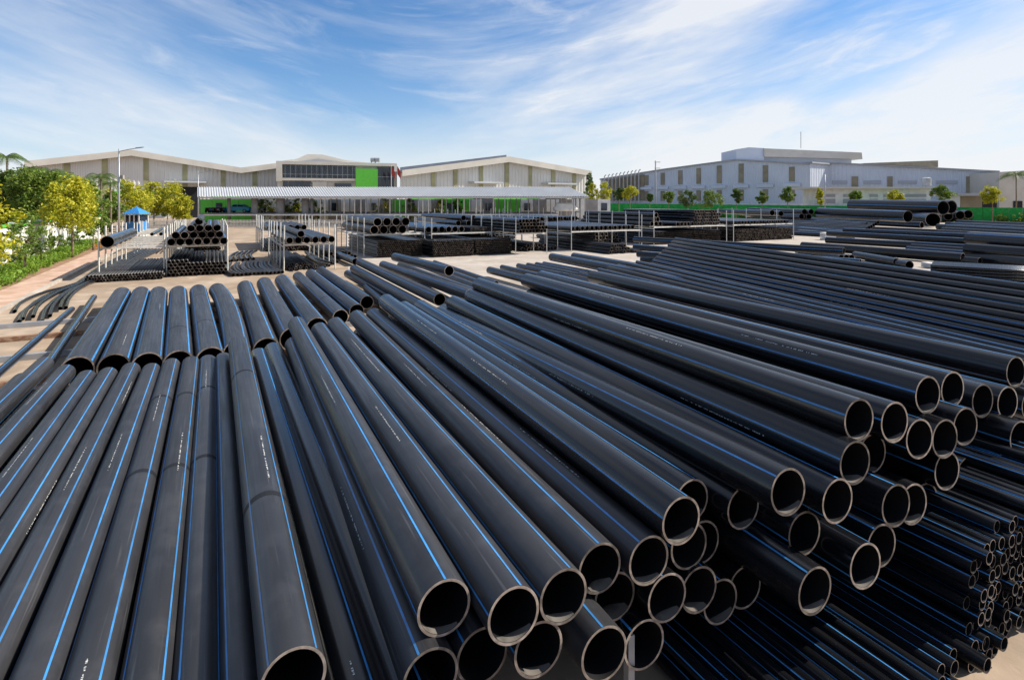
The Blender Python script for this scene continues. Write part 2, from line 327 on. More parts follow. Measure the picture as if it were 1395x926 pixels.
# ================================================================== FRONT PILE
P_F = 'black pipes of the front pile'
front = []   # x, y, drop below the eye, far x, far y, bands
for t in sorted([(605,828,2.80,404,442),(700,838,2.80,436,450),(768,812,2.79,456,443),(818,775,2.82,486,433),(885,765,2.84,509,430),(930,712,2.57,526,411),
          (943,682,2.72,551,420),(1008,683,2.70,573,420),(1089,649,2.70,616,411),(1162,637,2.34,640,406),(1170,573,2.00,652,389),(1265,546,2.05,718,384),(1296,534,2.05,738,378),(1384,508,2.13,808,377),
          (593,918,3.15,None,0),(654,894,3.15,None,0),(732,885,3.15,None,0),(824,890,3.20,None,0),(836,811,3.12,None,0),(877,875,3.45,None,0),(906,808,3.12,None,0),(944,750,2.92,None,0),
          (955,780,3.10,None,0),(981,813,3.42,None,0),(1008,778,3.35,None,0),(978,725,3.05,None,0),(1075,700,2.58,600,427),(1117,723,2.95,None,0),(1098,780,2.96,None,0),(1170,752,2.96,None,0),
          (1191,728,2.95,None,0),(1170,684,2.66,None,0),(1221,676,2.68,None,0),(1243,686,2.85,None,0),(1262,670,2.98,None,0),(1218,593,2.22,None,0),(1184,616,2.45,None,0),(1254,600,2.32,None,0),
          (1295,590,2.32,None,0),(1311,572,2.22,None,0),(1287,630,2.62,None,0),(1326,637,2.96,None,0),(1340,558,2.38,None,0),(1373,550,2.36,None,0),(1384,604,2.66,None,0),(1368,628,2.85,None,0),(1405,548,2.45,None,0),(1420,600,2.7,None,0)], key=lambda t: t[3] is None):
    x, y, d, fx, fy = t
    n_ = on(x, y, H-d)
    if fx: f_ = far_solve(n_, fx, fy, 10.7)
    else:
        b_ = min((g for g in front if g[4]), key=lambda g: abs((g[0]-n_).dot(UD))+.5*max(0, n_.z-g[0].z)); f_ = n_ + (b_[1]-b_[0])*.98 - Vector((0, 0, .06))
    front.append([n_, f_, x, y, fx is not None])
# settle: no two pipes of the pile may overlap at either end
def relax(idx, iters=60, D=.402):
    for _ in range(iters):
        for i in range(len(front)):
            for j in range(i):
                a, b = front[i][idx], front[j][idx]
                du = (a-b).dot(UD); dz = a.z-b.z; q = math.hypot(du, dz)
                if q < D and q > 1e-6:
                    e = (D-q)/q*.5; wi, wj = (.3 if front[i][4] else 1.), (.3 if front[j][4] else 1.); tt = wi+wj
                    v = UD*du*e + Vector((0, 0, dz*e))
                    front[i][idx] = a + v*(2*wi/tt); front[j][idx] = b - v*(2*wj/tt)
relax(0, 60, .375); relax(1, 60, .375)
tops = sorted([f for f in front if f[4]], key=lambda f: f[2])
lows = sorted([f for f in front if not f[4]], key=lambda f: (f[2]))
rolls = {0: .05, 1: .3, 2: .28, 3: -.05, 4: -.5, 5: -1.25, 6: .2, 7: -.35, 8: -.7, 9: -.9, 10: -1.25, 11: -1.2, 12: -1.3, 13: -.25}
for k, f in enumerate(tops):
    pipe(f[0], f[1], .385, 'blue-striped pipe on top of the front pile, %s open end from the left' % ORD[k], P_F, roll=rolls.get(k, 0), n=48, prints=2, wd=.0155, dust=k < 5, stripes=4 if k < 6 else 3, sunlit_dust=True)
for k, f in enumerate(lows):
    zone = 'left third' if f[2] < 850 else 'middle' if f[2] < 1150 else 'right end'
    c_ = len([g for g in lows if (g[2], g[3]) <= (f[2], f[3]) and (('left third' if g[2] < 850 else 'middle' if g[2] < 1150 else 'right end') == zone)])
    pipe(f[0], f[1], .385, 'lower open pipe end, %s from left, in the %s of the front pile' % (ORD[c_-1], zone), P_F, n=40, wd=.0155, dust=f[2] < 830, stripes=3, sunlit_dust=k % 2 == 0)
# left part of the pile: ends run out of the picture below the camera
G_L = 'black pipes lying at the lower left'
Lp = [(30,520),(60,497),(89,508),(118,516),(147,512),(178,505),(206,506),(233,499),(260,496),(283,494),(304,490)]
for k, (x, y) in enumerate(Lp):
    f_ = on(x, y, .62 if k != 9 else .60); n_ = f_ - PD*12.2
    pipe(n_, f_, .352 if k < 10 else .33, 'long black pipe with blue stripes at the lower left, %s from the left edge' % ORD[k], G_L, roll=(.42, .42, .40, .42, .45, .45, .5, .55, .72, -.62, .9)[k], n=48, prints=2, wd=.0155, dust=True,
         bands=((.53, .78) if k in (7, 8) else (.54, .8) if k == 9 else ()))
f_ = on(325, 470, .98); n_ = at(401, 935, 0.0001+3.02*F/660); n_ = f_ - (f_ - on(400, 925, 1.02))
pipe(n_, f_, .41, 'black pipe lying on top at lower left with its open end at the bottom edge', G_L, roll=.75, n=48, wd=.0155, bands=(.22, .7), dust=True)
for k, (x, y, z) in enumerate([(352, 486, .66), (372, 478, .72)]):
    f_ = on(x, y, z); pipe(f_-PD*12.0, f_, .4, 'shaded black pipe in the gap left of the open-ended pipes, %s from the left' % ORD[k], G_L, roll=(.35, .1)[k], n=40, wd=.0155)
sp_ = [(us(-3.2+k*.41, 2.9, .26), us(-3.2+k*.41, 14.2, .26), .4) for k in range(10)]
sp_ += [(us(1.25+k*.42, 5.6, .34), us(1.25+k*.42, 14.4, .34), .4) for k in range(13)] + [(us(2.9+k*.42, 5.2, .70), us(2.9+k*.42, 14.6, .72), .4) for k in range(9)] + [(us(5.2+k*.42, 5.2, 1.06), us(5.2+k*.42, 14.7, 1.1), .4) for k in range(9)]
joined(sp_, 'shaded pipes deep inside the bottom of the front pile', n=20, group='inner layers of the front pile')
for k, s_ in enumerate((6.2, 9.4, 12.8)):
    mb = MB(); mb.bar(us(.9, s_, .07), us(9.8, s_, .07), .2, .13); mb.build('timber_bearer', M_wood, label='brown timber bearer under the front pile, %s from the camera' % ORD[k], cat='beam', group='bearers under the front pile')
for k, (x, y, z) in enumerate([(857, 906, .72)]):
    p = on(x, y, z-.25); o = empty('steel_stake', (p.x, p.y, 0), 'grey steel stake standing under an open pipe end at the bottom', 'stake', 'steel stakes of the front pile')
    mb = MB(); mb.box((0, 0, z/2), (.06, .06, z), PD); mb.build('upright', M_gray, o); mb = MB(); mb.box((0, 0, .01), (.2, .2, .02), PD); mb.build('base_plate', M_gray, o)
# small pipes at the lower right
G_S = 'small black pipes stacked at the lower right corner'
d_ = .122
for r_ in range(14):
    for c_ in range(20):
        u = 5.98 + c_*d_*1.01 + (r_ % 2)*d_*.5 + R.uniform(-.006, .006); z = .072 + r_*d_*.885
        if z > .92+.032*c_: continue
        s0 = 2.56 + R.uniform(-.07, .07); L = 9.0
        pipe(us(u, s0, z), us(u+R.uniform(-.006, .006), s0+L, z), d_*.97, 'small pipe end in the lower right corner stack, %s row up, %s from left' % (ORD[r_], ORD[c_]), G_S, name='small_pipe', stripes=2, prints=0, n=16, m=2, roll=R.uniform(-1.2, 1.2), wd=.010)
for c_ in range(20):
    for r_ in range(2):
        u = 3.5 + c_*.138 + r_*.069; s0 = 2.60 + R.uniform(-.2, .14)-(20-c_)*.02
        pipe(us(u, s0, .075+r_*.118), us(u+R.uniform(-.04, .04), s0+9, .075+r_*.118), .13, 'small dusty pipe on the ground before the front pile, %s from left, %s layer' % (ORD[c_], ('bottom', 'upper')[r_]), name='small_pipe', group='small pipes lying on the ground at the lower right', stripes=1, prints=0, n=16, m=2, roll=R.uniform(-1.6, 1.2), wd=.009)
# ================================================================== SECOND ROW
G_2 = 'wide black pipes of the row behind the left pipes'
S2 = [(105,505,166,402),(155,501,192,401),(201,499,216,401),(243,496,243,400),(287,491,270,398),(323,481,296,396),(363,477,334,392),(398,462,360,387),(432,447,384,383),(464,432,406,377),(486,424,423,373),(500,412,437,369)]
for k, (x, y, fx, fy) in enumerate(S2):
    D = .63 if k < 9 else .5
    z = .15 + D/2
    pipe(on(x, y, z), on(fx, fy, z), D, 'wide dull black pipe with blue stripes in the second row, %s from the left' % ORD[k], G_2, roll=(.95, .95, .9, .75, .8, .6, .5, .9, .5, .6, .3, .3)[k], n=48, prints=(1 if k != 5 else 0), dust=True,
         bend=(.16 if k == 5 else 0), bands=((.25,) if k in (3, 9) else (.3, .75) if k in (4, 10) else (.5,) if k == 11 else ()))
# bearers under the second row
for k, s in enumerate((13.6, 16.2, 18.9, 21.6, 23.9)):
    mb = MB(); mb.bar(us(-9.5, s, .075), us(7.5, s+.2, .075), .16, .14)
    mb.build('timber_bearer', M_wood if k % 2 else M_gray, label='long %s bearer on the ground under the second row, %s from the camera' % ('brown timber' if k % 2 else 'grey steel', ORD[k]), cat='beam', group='bearers under the second row')
# lone pipes beside it
pipe(on(-20, 524, .2), on(98, 421, .14), .19, 'thin black pipe lying alone on the sandy ground at the left', None, n=24, roll=.2)
pipe(on(60, 505, .3), on(128, 405, .3), .22, 'thin black pipe tucked beside the leftmost wide pipe', None, n=24, roll=.3)
# curved pipes on the ground by the path
def hose(pts, D, label, group, m=14):
    P = [Vector(p) for p in pts]; out = []
    for k in range(m+1):      # Catmull-Rom
        t = k/m*(len(P)-1); i = min(int(t), len(P)-2); f = t-i
        p0, p1, p2, p3 = P[max(i-1, 0)], P[i], P[i+1], P[min(i+2, len(P)-1)]
        out.append(.5*((2*p1)+(p2-p0)*f+(2*p0-5*p1+4*p2-p3)*f*f+(3*p1-p0-3*p2+p3)*f**3))
    mb = MB(); n = 14; r = D/2
    mb.tube(out, r, n, caps=False); k0 = len(mb.f)
    t = (out[1]-out[0]).normalized(); mb.tube([out[0]+t*.002, out[0]+t*.25], r*.85, n, caps=False)
    o = mb.build('bent_pipe', [M_pipe], None, label, 'pipe', group, smooth=True)
    return o
for k, (x, y) in enumerate([(20,424),(31,434),(45,431),(57,438),(68,430),(82,420),(90,419),(26,438)]):
    z = .08+.03*(k % 3)
    q_ = lambda t: (x+(100+k*4-x)*t, y+(388-k*.6-y)*t)
    pts = [on(x, y, z), on(x+(100+k*4-x)*.12, q_(.35)[1], z), on(x+(100+k*4-x)*.5, q_(.72)[1], z), on(104+k*4, 386-k*.6, z), on(130+k*4.5, 367, z), on(162+k*5, 350, z), on(190+k*4.5, 339, z)]
    hose(pts, .125, 'curved thin pipe beside the paved path, %s near end from the left' % ORD[k], 'curved pipes beside the path')
# ================================================================== HEAPS BEHIND THE FRONT PILE
G_N = 'black pipes of the heap behind the front pile'
for k, (x, y, z, fx, fy, fz, D) in enumerate([(599,408,1.05,490,357,1.05,.40),(575,418,.72,482,366,.72,.40),(585,433,.35,474,373,.35,.42),(612,369,1.35,538,350,1.35,.42),(641,402,.95,522,361,.95,.42),
        (655,402,.62,545,361,.62,.34),(668,398,.5,566,359,.5,.26),(672,392,.4,580,358,.4,.24),(676,386,.35,592,357,.35,.24),(560,446,.3,500,392,.3,.36),(640,428,.55,560,384,.5,.38)]):
    pipe(on(x, y, z), on(fx, fy, fz), D, 'black pipe in the heap beyond the front pile, %s counted from the left end' % ORD[k], G_N, n=32, dust=True)
G_O = 'black pipes lying between the front pile and the racks'
for k, (fx, fy, D, ln) in enumerate([(667,368,.40,150),(684,364,.30,150),(706,362,.30,150),(719,361,.28,150),(731,360,.28,150),(741,359,.26,150)]):
    z = .35; x2 = fx+ln; y2 = HY + (fy-HY)*(x2-300)/(fx-300)
    pipe(on(x2, y2, z), on(fx, fy, z), D, 'black pipe in the flat row seen past the top pipes, %s from the left' % ORD[k], G_O, n=24)
for k, (fx, fy, x2, y2) in enumerate([(752,350,1010,400), (782,349,1060,398), (800,356,1100,412)]):
    pipe(on(x2, y2, 1.2-.2*k), on(fx, fy, 1.2-.2*k), .42, 'long black pipe lying high behind the top pipes, %s from the near side' % ORD[2-k], G_O, n=32)
G_P = 'grey-black pipes of the sloping heap at the right'
for i in range(17):
    z = 2.4-.12*i if i < 9 else 1.44-.05*(i-9)
    if i < 9: fx, fy, x2, y2 = 920-4.2*i, 326+4.2*i, 1430, 396+11*i
    else: k = i-9; fx, fy, x2, y2 = 868-13*k, 357+2.6*k, 1430, 489+7*k
    pipe(on(x2, y2, z), on(fx, fy, z), .165, 'slim grey-black pipe of the sloping heap at the right, %s from the top' % ORD[i], G_P, n=24, roll=R.uniform(-3, 3), wd=.014, stripes=2, dust=i % 2 == 0)
sp_ = []
for i in range(16):    # the back side and core of the heap
    z = 2.28-.14*i
    if z < .2: break
    a = on(1430, 396+9*i, 2.4-.1*i); f = on(922-3*i, 326+4*i, 2.4-.1*i); sh = Vector((.55, .5, 0))*(1+.1*i); a = a+sh; f = f+sh; a.z = f.z = z
    sp_.append((a, f, .22))
joined(sp_, 'slim pipes on the far slope of the sloping heap at the right', n=16)
for k, (fx, fy, z) in enumerate([(864,326,1.75),(864,337,1.4),(869,346,1.05),(874,353,.7),(880,357,.35)]):
    a = on(fx, fy, z); pipe(a+Vector((8.2, -8.5, 0)), a, .36, 'thick dusty pipe whose end sticks out under the sloping heap, %s from the top' % ORD[k], 'thick pipes under the sloping heap', n=32)
# ================================================================== RACKS
def rack(u0, u1, s0, n, ds, zb, zt, label, w_=.062):
    o = empty('pipe_rack', us((u0+u1)/2, s0, 0), label, 'rack', 'cream steel pipe racks'); inv = -o.location
    for k in range(n):
        s = s0+k*ds
        for u in (u0, u1):
            mb = MB(); mb.bar(us(u, s, 0)+inv, us(u+R.uniform(-.03, .03), s, zt+R.uniform(-.08, .08))+inv, w_); mb.build('post', M_white, o)
        mb = MB(); mb.bar(us(u0, s+.06, zb)+inv, us(u1, s+.06, zb)+inv, .07, .10); mb.build('crossbeam', M_white, o)
    for u in (u0, u1):
        mb = MB(); mb.bar(us(u, s0, zb-.12)+inv, us(u, s0+(n-1)*ds, zb-.12)+inv, .05, .07); mb.build('rail', M_white, o)
    return o
def packed(u0, s0, z0, D, rows, L, label, group, n=16, jit=.05, dirv=None, stripes=1, lab_rows=True, name='plastic_pipe', gap=1.02, one=False):
    rn = ['bottom row', 'second row up', 'third row up', 'fourth row up', 'fifth row up', 'sixth row up', 'seventh row up', 'eighth row up']
    sp_ = []
    for r_, (off, cnt) in enumerate(rows):
        for c_ in range(cnt):
            u = u0 + (off+c_)*D*gap; z = z0 + D/2 + r_*D*.88; s = s0+R.uniform(-jit, jit)
            dv = dirv or PD
            a = us(u, s, z)
            if one: sp_.append((a, a+dv*L+UD*R.uniform(-.05, .05), D*.98)); continue
            pipe(a, a+dv*L+UD*R.uniform(-.05, .05), D*.98, '%s, %s from left, %s' % (label, ORD[c_], rn[r_].replace(' up', '')) if len(rows) > 1 else '%s, %s from left' % (label, ORD[c_]), group, n=n, m=2, stripes=stripes, prints=0, dust=u0 < 12)
    if one: joined(sp_, label, group=group, n=n, dust=u0 < 9)
rack(-5.4, -2.42, 37, 6, 2.1, 1.62, 2.7, 'cream pipe rack at the left carrying one wide pipe')
rack(-2.28, .72, 36.6, 6, 2.1, 1.62, 2.75, 'cream pipe rack carrying the pyramid of pipes')
rack(3.67, 6.6, 35.9, 6, 2.1, 1.55, 2.8, 'cream pipe rack carrying seven pipes before the canopy')
rack(-5.4, -2.42, 52, 5, 2.1, 1.62, 2.5, 'empty cream pipe rack behind the wide pipe at the left')
rack(-2.28, .72, 52, 5, 2.1, 1.5, 2.5, 'cream pipe rack far behind the pyramid of pipes')
rack(3.67, 7.6, 52, 5, 2.1, 1.6, 2.9, 'cream pipe rack holding five dark pipes before the canopy')
rack(9.9, 14.6, 42.5, 6, 2.1, 1.62, 2.95, 'cream pipe rack carrying two layers of wide pipes')
rack(15.0, 20.2, 42.0, 6, 2.1, 1.6, 2.9, 'cream pipe rack beside the wide pipes')
rack(20.6, 23.4, 38.6, 6, 2.1, 1.62, 2.9, 'cream pipe rack carrying four layers of open ends')
rack(26.0, 33.4, 39.0, 6, 2.1, 1.62, 3.0, 'cream pipe rack with one row of pipes in the middle of the yard')
rack(36.6, 46.2, 41.0, 6, 2.1, 1.7, 3.2, 'cream pipe rack right of centre with long pipes')
rack(47.2, 56.6, 41.0, 6, 2.1, 1.7, 3.3, 'cream pipe rack at the right end of the rack row')
rack(26, 32, 62, 5, 2.4, 1.6, 3.2, 'far cream pipe rack in the middle of the yard')
rack(36, 44, 64, 5, 2.4, 1.6, 3.2, 'far cream pipe rack right of the middle')
# loads
pipe(us(-4.95, 36.4, 1.99), us(-4.95, 46.6, 1.99), .64, 'single wide black pipe with a blue stripe resting on the left rack', None, n=40, roll=.35)
for k in range(2): pipe(us(-3.9+k*.55, 48, 1.78), us(-3.9+k*.55, 58, 1.78), .24, 'slim black pipe on the left rack behind the wide one, %s of two' % ORD[k], 'slim pipes on the left rack', n=16)
packed(-2.05, 36.2, 1.68, .42, [(0, 7), (.5, 6), (2.2, 4), (3.1, 1)], 10, 'pyramid pipe on the rack', 'pyramid of pipes on the rack', n=24, jit=.12)
packed(-2.15, 36.0, .02, .2, [(0, 14), (.5, 14), (0, 14), (.5, 14), (0, 5)], 8.6, 'stack of small black pipes on the ground under the pyramid', 'small pipes under the pyramid', n=12, jit=.1, one=True)
packed(-5.75, 35.3, .02, .135, [(0, 25), (.5, 25), (1, 24)], 9, 'low flat stack of thin black pipes under the left rack', 'thin pipes under the left rack', n=12, jit=.1, one=True)
for k in range(13):
    u = .95+k*.21; s = 34.6+R.uniform(-.1, .1); a = us(u, s, .11); b = us(u-.1+R.uniform(-.1, .1), s+6.5, .11)
    pipe(a, b, .19, 'bowed black pipe in the flat row between the racks, %s from left' % ORD[k], 'bowed pipes between the racks', n=12, m=8, stripes=0, prints=0, bend=-.28, roll=math.pi/2, dust=True)
for k in range(5):
    a = us(1.1+k*.35, 43+k*.2, .11); pipe(a, a+PD*7+UD*.6, .19, 'black pipe on the ground far back between the racks, %s from left' % ORD[k], 'loose pipes between the racks', n=12, stripes=0, prints=0, bend=-.3, roll=math.pi/2)
packed(3.95, 35.6, 1.62, .42, [(0, 6), (1.3, 1)], 10, 'black pipe on the rack left of the middle', 'seven pipes on the rack left of the middle', n=24, jit=.15, gap=1.15)
packed(3.75, 36, .02, .15, [(0, 13), (.5, 12), (1, 8)], 10, 'loose stack of thin black pipes under the seven pipes', 'thin pipes under the seven pipes', n=12, jit=.6, one=True)
for k in range(7):
    a = us(6.0+k*.22, 36+k*.5, .1+.1*(k % 2)); pipe(a, a+PD*9-UD*R.uniform(-.3, .6), .17, 'loose thin pipe right of the stack under the seven pipes, %s from left' % ORD[k], 'loose thin pipes', n=12, stripes=0, prints=0, bend=R.choice((-.3, .3)), roll=math.pi/2)
pipe(us(8.0, 36.6, .3), us(7.9, 46, .3), .45, 'black pipe on the ground right of the seven pipes on the rack', None, n=24)
packed(4.2, 52, 1.66, .46, [(0, 6)], 10, 'dark pipe of the row on the far rack before the canopy', 'five dark pipes on the far rack', n=20, gap=1.2)
for k in range(4): pipe(us(-.8+k*.36, 50, 1.62), us(-.8+k*.36, 57, 1.62), .22 if k < 3 else .4, 'short dark pipe on the far rack behind the pyramid, %s from left' % ORD[k], 'short dark pipes on the far rack', n=16, prints=0)
packed(10.6, 42.2, 1.68, .66, [(0, 4), (.35, 4)], 10.5, 'wide black pipe on the rack in two layers', 'wide pipes on the rack in two layers', n=32, gap=1.08)
packed(14.9, 42.4, 1.66, .50, [(0, 6)], 10.5, 'black pipe in the single row beside the wide pipes on the rack', 'single row beside the wide pipes', n=24, gap=1.12)
packed(18.5, 42.4, 1.66, .13, [(0, 20), (.5, 20), (0, 16)], 10, 'flat bundle of thin black pipes on the rack', 'thin pipes in the flat bundle on the rack', n=8, stripes=0, one=True)
# honeycomb walls of small pipes: too small to tell apart one by one
def honeycomb(u0, s0, D, cols, rows, L, label, dirv=None, z0=.02):
    mb = MB(); dv = dirv or PD; n = 8
    for r_ in range(rows):
        for c_ in range(cols):
            a = us(u0+(c_+.5*(r_ % 2))*D, s0+R.uniform(-.06, .06), z0+D/2+r_*D*.87); b = a+dv*L
            i = len(mb.v); Ud = UD
            for p, rr in ((a, D*.49), (b, D*.49), (a, D*.44), (a+dv*.9, D*.44)):
                for j in range(n):
                    t = 2*math.pi*j/n; mb.v.append(tuple(p+Ud*math.cos(t)*rr+Vector((0, 0, math.sin(t)*rr))))
            for j in range(n):
                k = (j+1) % n
                mb.f.append((i+j, i+k, i+n+k, i+n+j)); mb.mi.append(0)
                mb.f.append((i+j, i+2*n+j, i+2*n+k, i+k)); mb.mi.append(1)
                mb.f.append((i+2*n+j, i+3*n+j, i+3*n+k, i+2*n+k)); mb.mi.append(2)
    return mb.build('small_pipe_bundle', [M_pipe, M_rim, M_bore], None, label, 'pipe bundle', 'honeycomb bundles of small pipes', kind='stuff')
honeycomb(10.6, 41.2, .155, 22, 9, 10, 'honeycomb wall of small black pipes under the wide pipes, left block')
honeycomb(14.3, 39.6, .155, 21, 9, 10, 'honeycomb wall of small black pipes under the single row, middle block')
honeycomb(17.8, 39.8, .155, 20, 9, 10, 'honeycomb wall of small black pipes, right block by the pale ground')
packed(20.9, 38.4, 1.68, .30, [(0, 8), (.5, 8), (0, 8), (0, 6)], 10.5, 'black pipe in the four-layer load on the rack', 'four-layer load on the rack', n=16, jit=.12)
for k in range(4): pipe(us(19.3+k*.5, 47, 2.2+.45*(k % 2)), us(19.3+k*.5, 58, 2.2+.45*(k % 2)), .5, 'dark pipe on the rack behind the four-layer load, %s from left' % ORD[k], 'dark pipes behind the four-layer load', n=20, prints=0)
packed(26.3, 39.3, 1.68, .40, [(0, 14)], 10.5, 'black pipe in the single row on the middle rack', 'single row on the middle rack', n=20, gap=1.22)
packed(27.4, 35.8, .02, .27, [(0, 13), (.5, 7), (1.2, 5)], 11, 'low pile of slim black pipes under the middle rack', 'low pile under the middle rack', n=16, jit=.2, gap=1.04, one=True)
packed(22.6, 41, .02, .34, [(0, 9), (1, 5)], 11, 'dark pipes on the ground left of the low pile', 'pipes on the ground left of the low pile', n=16, jit=.5, gap=1.1, one=True)
packed(33.0, 45.5, .02, .4, [(0, 9), (.5, 8), (1, 6)], 11, 'dark pipes on the ground under the rack right of centre', 'pipes under the rack right of centre', n=16, jit=.4, one=True)
packed(36.9, 41.6, 1.76, .48, [(0, 3), (.5, 2), (1, 1)], 11.5, 'long black pipe on the rack right of centre', 'long pipes on the rack right of centre', n=20)
packed(39.4, 40.8, 1.76, .42, [(0, 5)], 11, 'black pipe with open end in the row right of centre', 'row right of centre', n=20, gap=1.1)
packed(42.4, 41.5, 1.76, .34, [(0, 10), (.5, 10), (0, 10), (.5, 10), (0, 9)], 11, 'square load of slim black pipes on the rack right of centre', 'square load right of centre', n=16, jit=.1, one=True)
honeycomb(37.2, 41.4, .2, 43, 7, 10.5, 'dark wall of small pipes on the ground below the square load')
honeycomb(47.6, 41.0, .18, 49, 8, 10, 'dark honeycomb wall of small pipes at the right end of the racks')
packed(48.0, 41.0, 1.76, .38, [(0, 17)], 12, 'black pipe in the row above the dark honeycomb wall', 'row above the dark honeycomb wall', n=16, gap=1.25)
for k in range(9): pipe(us(26.5+k*.6, 62, 1.85), us(26.5+k*.6, 73, 1.85), .5, 'dark pipe on the far rack in mid yard, %s from left' % ORD[k], 'pipes on the far middle rack', n=16, prints=0, stripes=1)
for k in range(12): pipe(us(36.3+k*.6, 63+R.uniform(-.5, .5), 1.9), us(36.3+k*.6, 75, 1.9), .55, 'dark pipe on the far rack right of the middle, %s from left' % ORD[k], 'pipes on the far right rack', n=16, prints=0, stripes=1)
packed(38.5, 56, .02, .6, [(0, 14), (.5, 12), (1, 6)], 11, 'dark pipes on the ground behind the square load', 'pipes behind the square load', n=14, jit=.5, one=True)
packed(50, 58, .02, .6, [(0, 16), (.5, 14), (1.5, 7)], 12, 'long dark pipes on the ground behind the right end of the racks', 'pipes behind the right end of the racks', n=14, jit=.8, one=True)
packed(23, 54, .02, .5, [(0, 12), (.5, 11)], 11, 'dark pipes on the ground far back in mid yard', 'pipes far back in mid yard', n=14, jit=.6, one=True)
# very wide pipes at the right and the long low stacks before them
packed(-2.1, 52, .02, .2, [(0, 13), (.5, 13), (1, 12)], 8, 'low dark stack under the far rack behind the pyramid', 'low stacks under the far racks', n=10, jit=.3, one=True)
packed(3.9, 50.5, .02, .22, [(0, 15), (.5, 14), (1, 11)], 9, 'low dark stack under the far rack before the canopy', 'low stacks under the far racks', n=10, jit=.4, one=True)
packed(7.2, 42.0, .02, .3, [(0, 7), (.5, 5)], 9, 'loose low pile of dark pipes left of the honeycomb walls', 'low stacks between the racks', n=12, jit=.7, one=True)
G_W = 'very wide pipes at the right'
def ypipe(x, y, Y, fx, fy, FY, D, label, g, **k): return pipe(at(x, y, Y), at(fx, fy, FY), D, label, g, n=36, **k)
ypipe(1285, 283.2, 92, 1161, 279.6, 112, 2.3, 'very wide black pipe lying on top of the stack at the right', G_W, roll=-1.4, wd=.1)
ypipe(1296, 282.2, 96, 1172, 279.6, 116, 2.3, 'very wide black pipe at the back of the top of the stack', G_W, roll=-1.4)
ypipe(1271, 299.4, 90, 1198, 293, 112, 2.2, 'very wide black pipe in the lower layer with its open end facing right', G_W)
ypipe(1237, 295, 82, 1116, 289.5, 100, 1.7, 'wide black pipe lying left of the very wide ones', G_W)
ypipe(1256, 306.5, 86, 1086, 298.5, 108, 1.0, 'black pipe on the ground below the very wide ones', G_W)
for k, x in enumerate((1292, 1308, 1319)): ypipe(x, 294.5-k*1.2, 112, x-70, 291-k, 132, 1.7, 'wide pipe end right of the very wide stack, %s from the left' % ORD[k], G_W)
for k, (x, y) in enumerate([(1096, 288.6), (1105, 288.6), (1092, 295), (1102, 295.2), (1052, 290), (1064, 291)]):
    ypipe(x, y, 100, x-75, y-2.6, 122, 1.0, 'dark pipe end near the green fence, %s of the cluster' % ORD[k], 'pipe ends near the green fence')
G_Q = 'long dark pipes in low stacks at the right'
for k, (x, y, z, fx, fy, D) in enumerate([(1181,305,.9,1085,299,.5),(1176,311,.5,1068,304,.6),(1160,318,.4,1060,309,.6),(1150,321,.3,1075,314,.5),(1320,329,.95,1128,318,.55),(1318,338,.5,1126,327,.6),(1325,322,1.3,1150,314,.5),
        (1312,351,.45,1093,334.5,.62),(1335,356,.3,1120,338,.5),(1222,357,.3,1165,347,.5),(1239,361,.25,1180,350,.5),(1160,351,.3,1100,342,.42),(1153,351,.3,1092,342,.42),(1146,351,.3,1086,342,.42),
        (1420,333,1.5,1322,326,1.1),(1424,348,.9,1318,340,.9),(1424,361,.4,1316,350,.8),(1420,308,.8,1304,303,.8),(1420,316,.4,1278,309,.9),(1420,311,.7,1290,305,.7),(1350,319,.3,1180,311,.6)]):
    a = on(x, y, z); f = on(fx, fy, z)
    pipe(a, f, D, 'long dark pipe in the low stacks at the right, number %s from the back' % ORD[k] if k < 20 else 'long dark pipe behind the low stacks at the right', G_Q, n=24, stripes=2)
for k in range(12):
    a = on(1196-3*k, 303.5+1.75*k, .85-.06*k); f = on(1072-7*k, 297.5+1.5*k, .85-.06*k)
    pipe(a, f, .55, 'long dark pipe before the very wide stack, %s from the back' % ORD[k], 'long dark pipes before the very wide stack', n=20, stripes=1, prints=0)
for k in range(12):
    a = on(1430, 312+4.2*k, .8-.045*k); f = on(1296-6*k, 305.5+3.4*k, .8-.045*k)
    pipe(a, f, .5, 'long dark pipe reaching the right edge, %s from the back' % ORD[k], 'long dark pipes reaching the right edge', n=20, stripes=1, prints=0)
mb = MB()
a, f = on(1440, 372, .75), on(1268, 362, .75); dv = (f-a); dv.z = 0; Lq = dv.length; dv.normalize(); pv = Vector((dv.y, -dv.x, 0))
for r_ in range(5):
    for c_ in range(16): mb.tube([a+pv*(c_*.16-.2)+Vector((0, 0, -.15*r_)), a+dv*Lq+pv*(c_*.16-.2)+Vector((0, 0, -.15*r_))], .078, 8)
mb.build('small_pipe_bundle', M_pipe, None, 'strapped flat bundle of thin pipes near the right edge', 'pipe bundle', kind='stuff', smooth=True)
for k, (x, y, wx, h) in enumerate([(1300, 308.5, 9, .5), (1128, 327, 1.2, .9), (1268, 365, .5, .3)]):
    p = on(x, y, 0); o = empty('pale_crate', p, 'pale crate standing on the concrete among the right stacks, %s from the back' % ORD[k], 'crate', 'pale crates')
    for q in range(3): mb = MB(); mb.box((0, 0, .08+q*h/3), (wx, 1.0, h/3*.82)); mb.build('board', M_stucco, o)
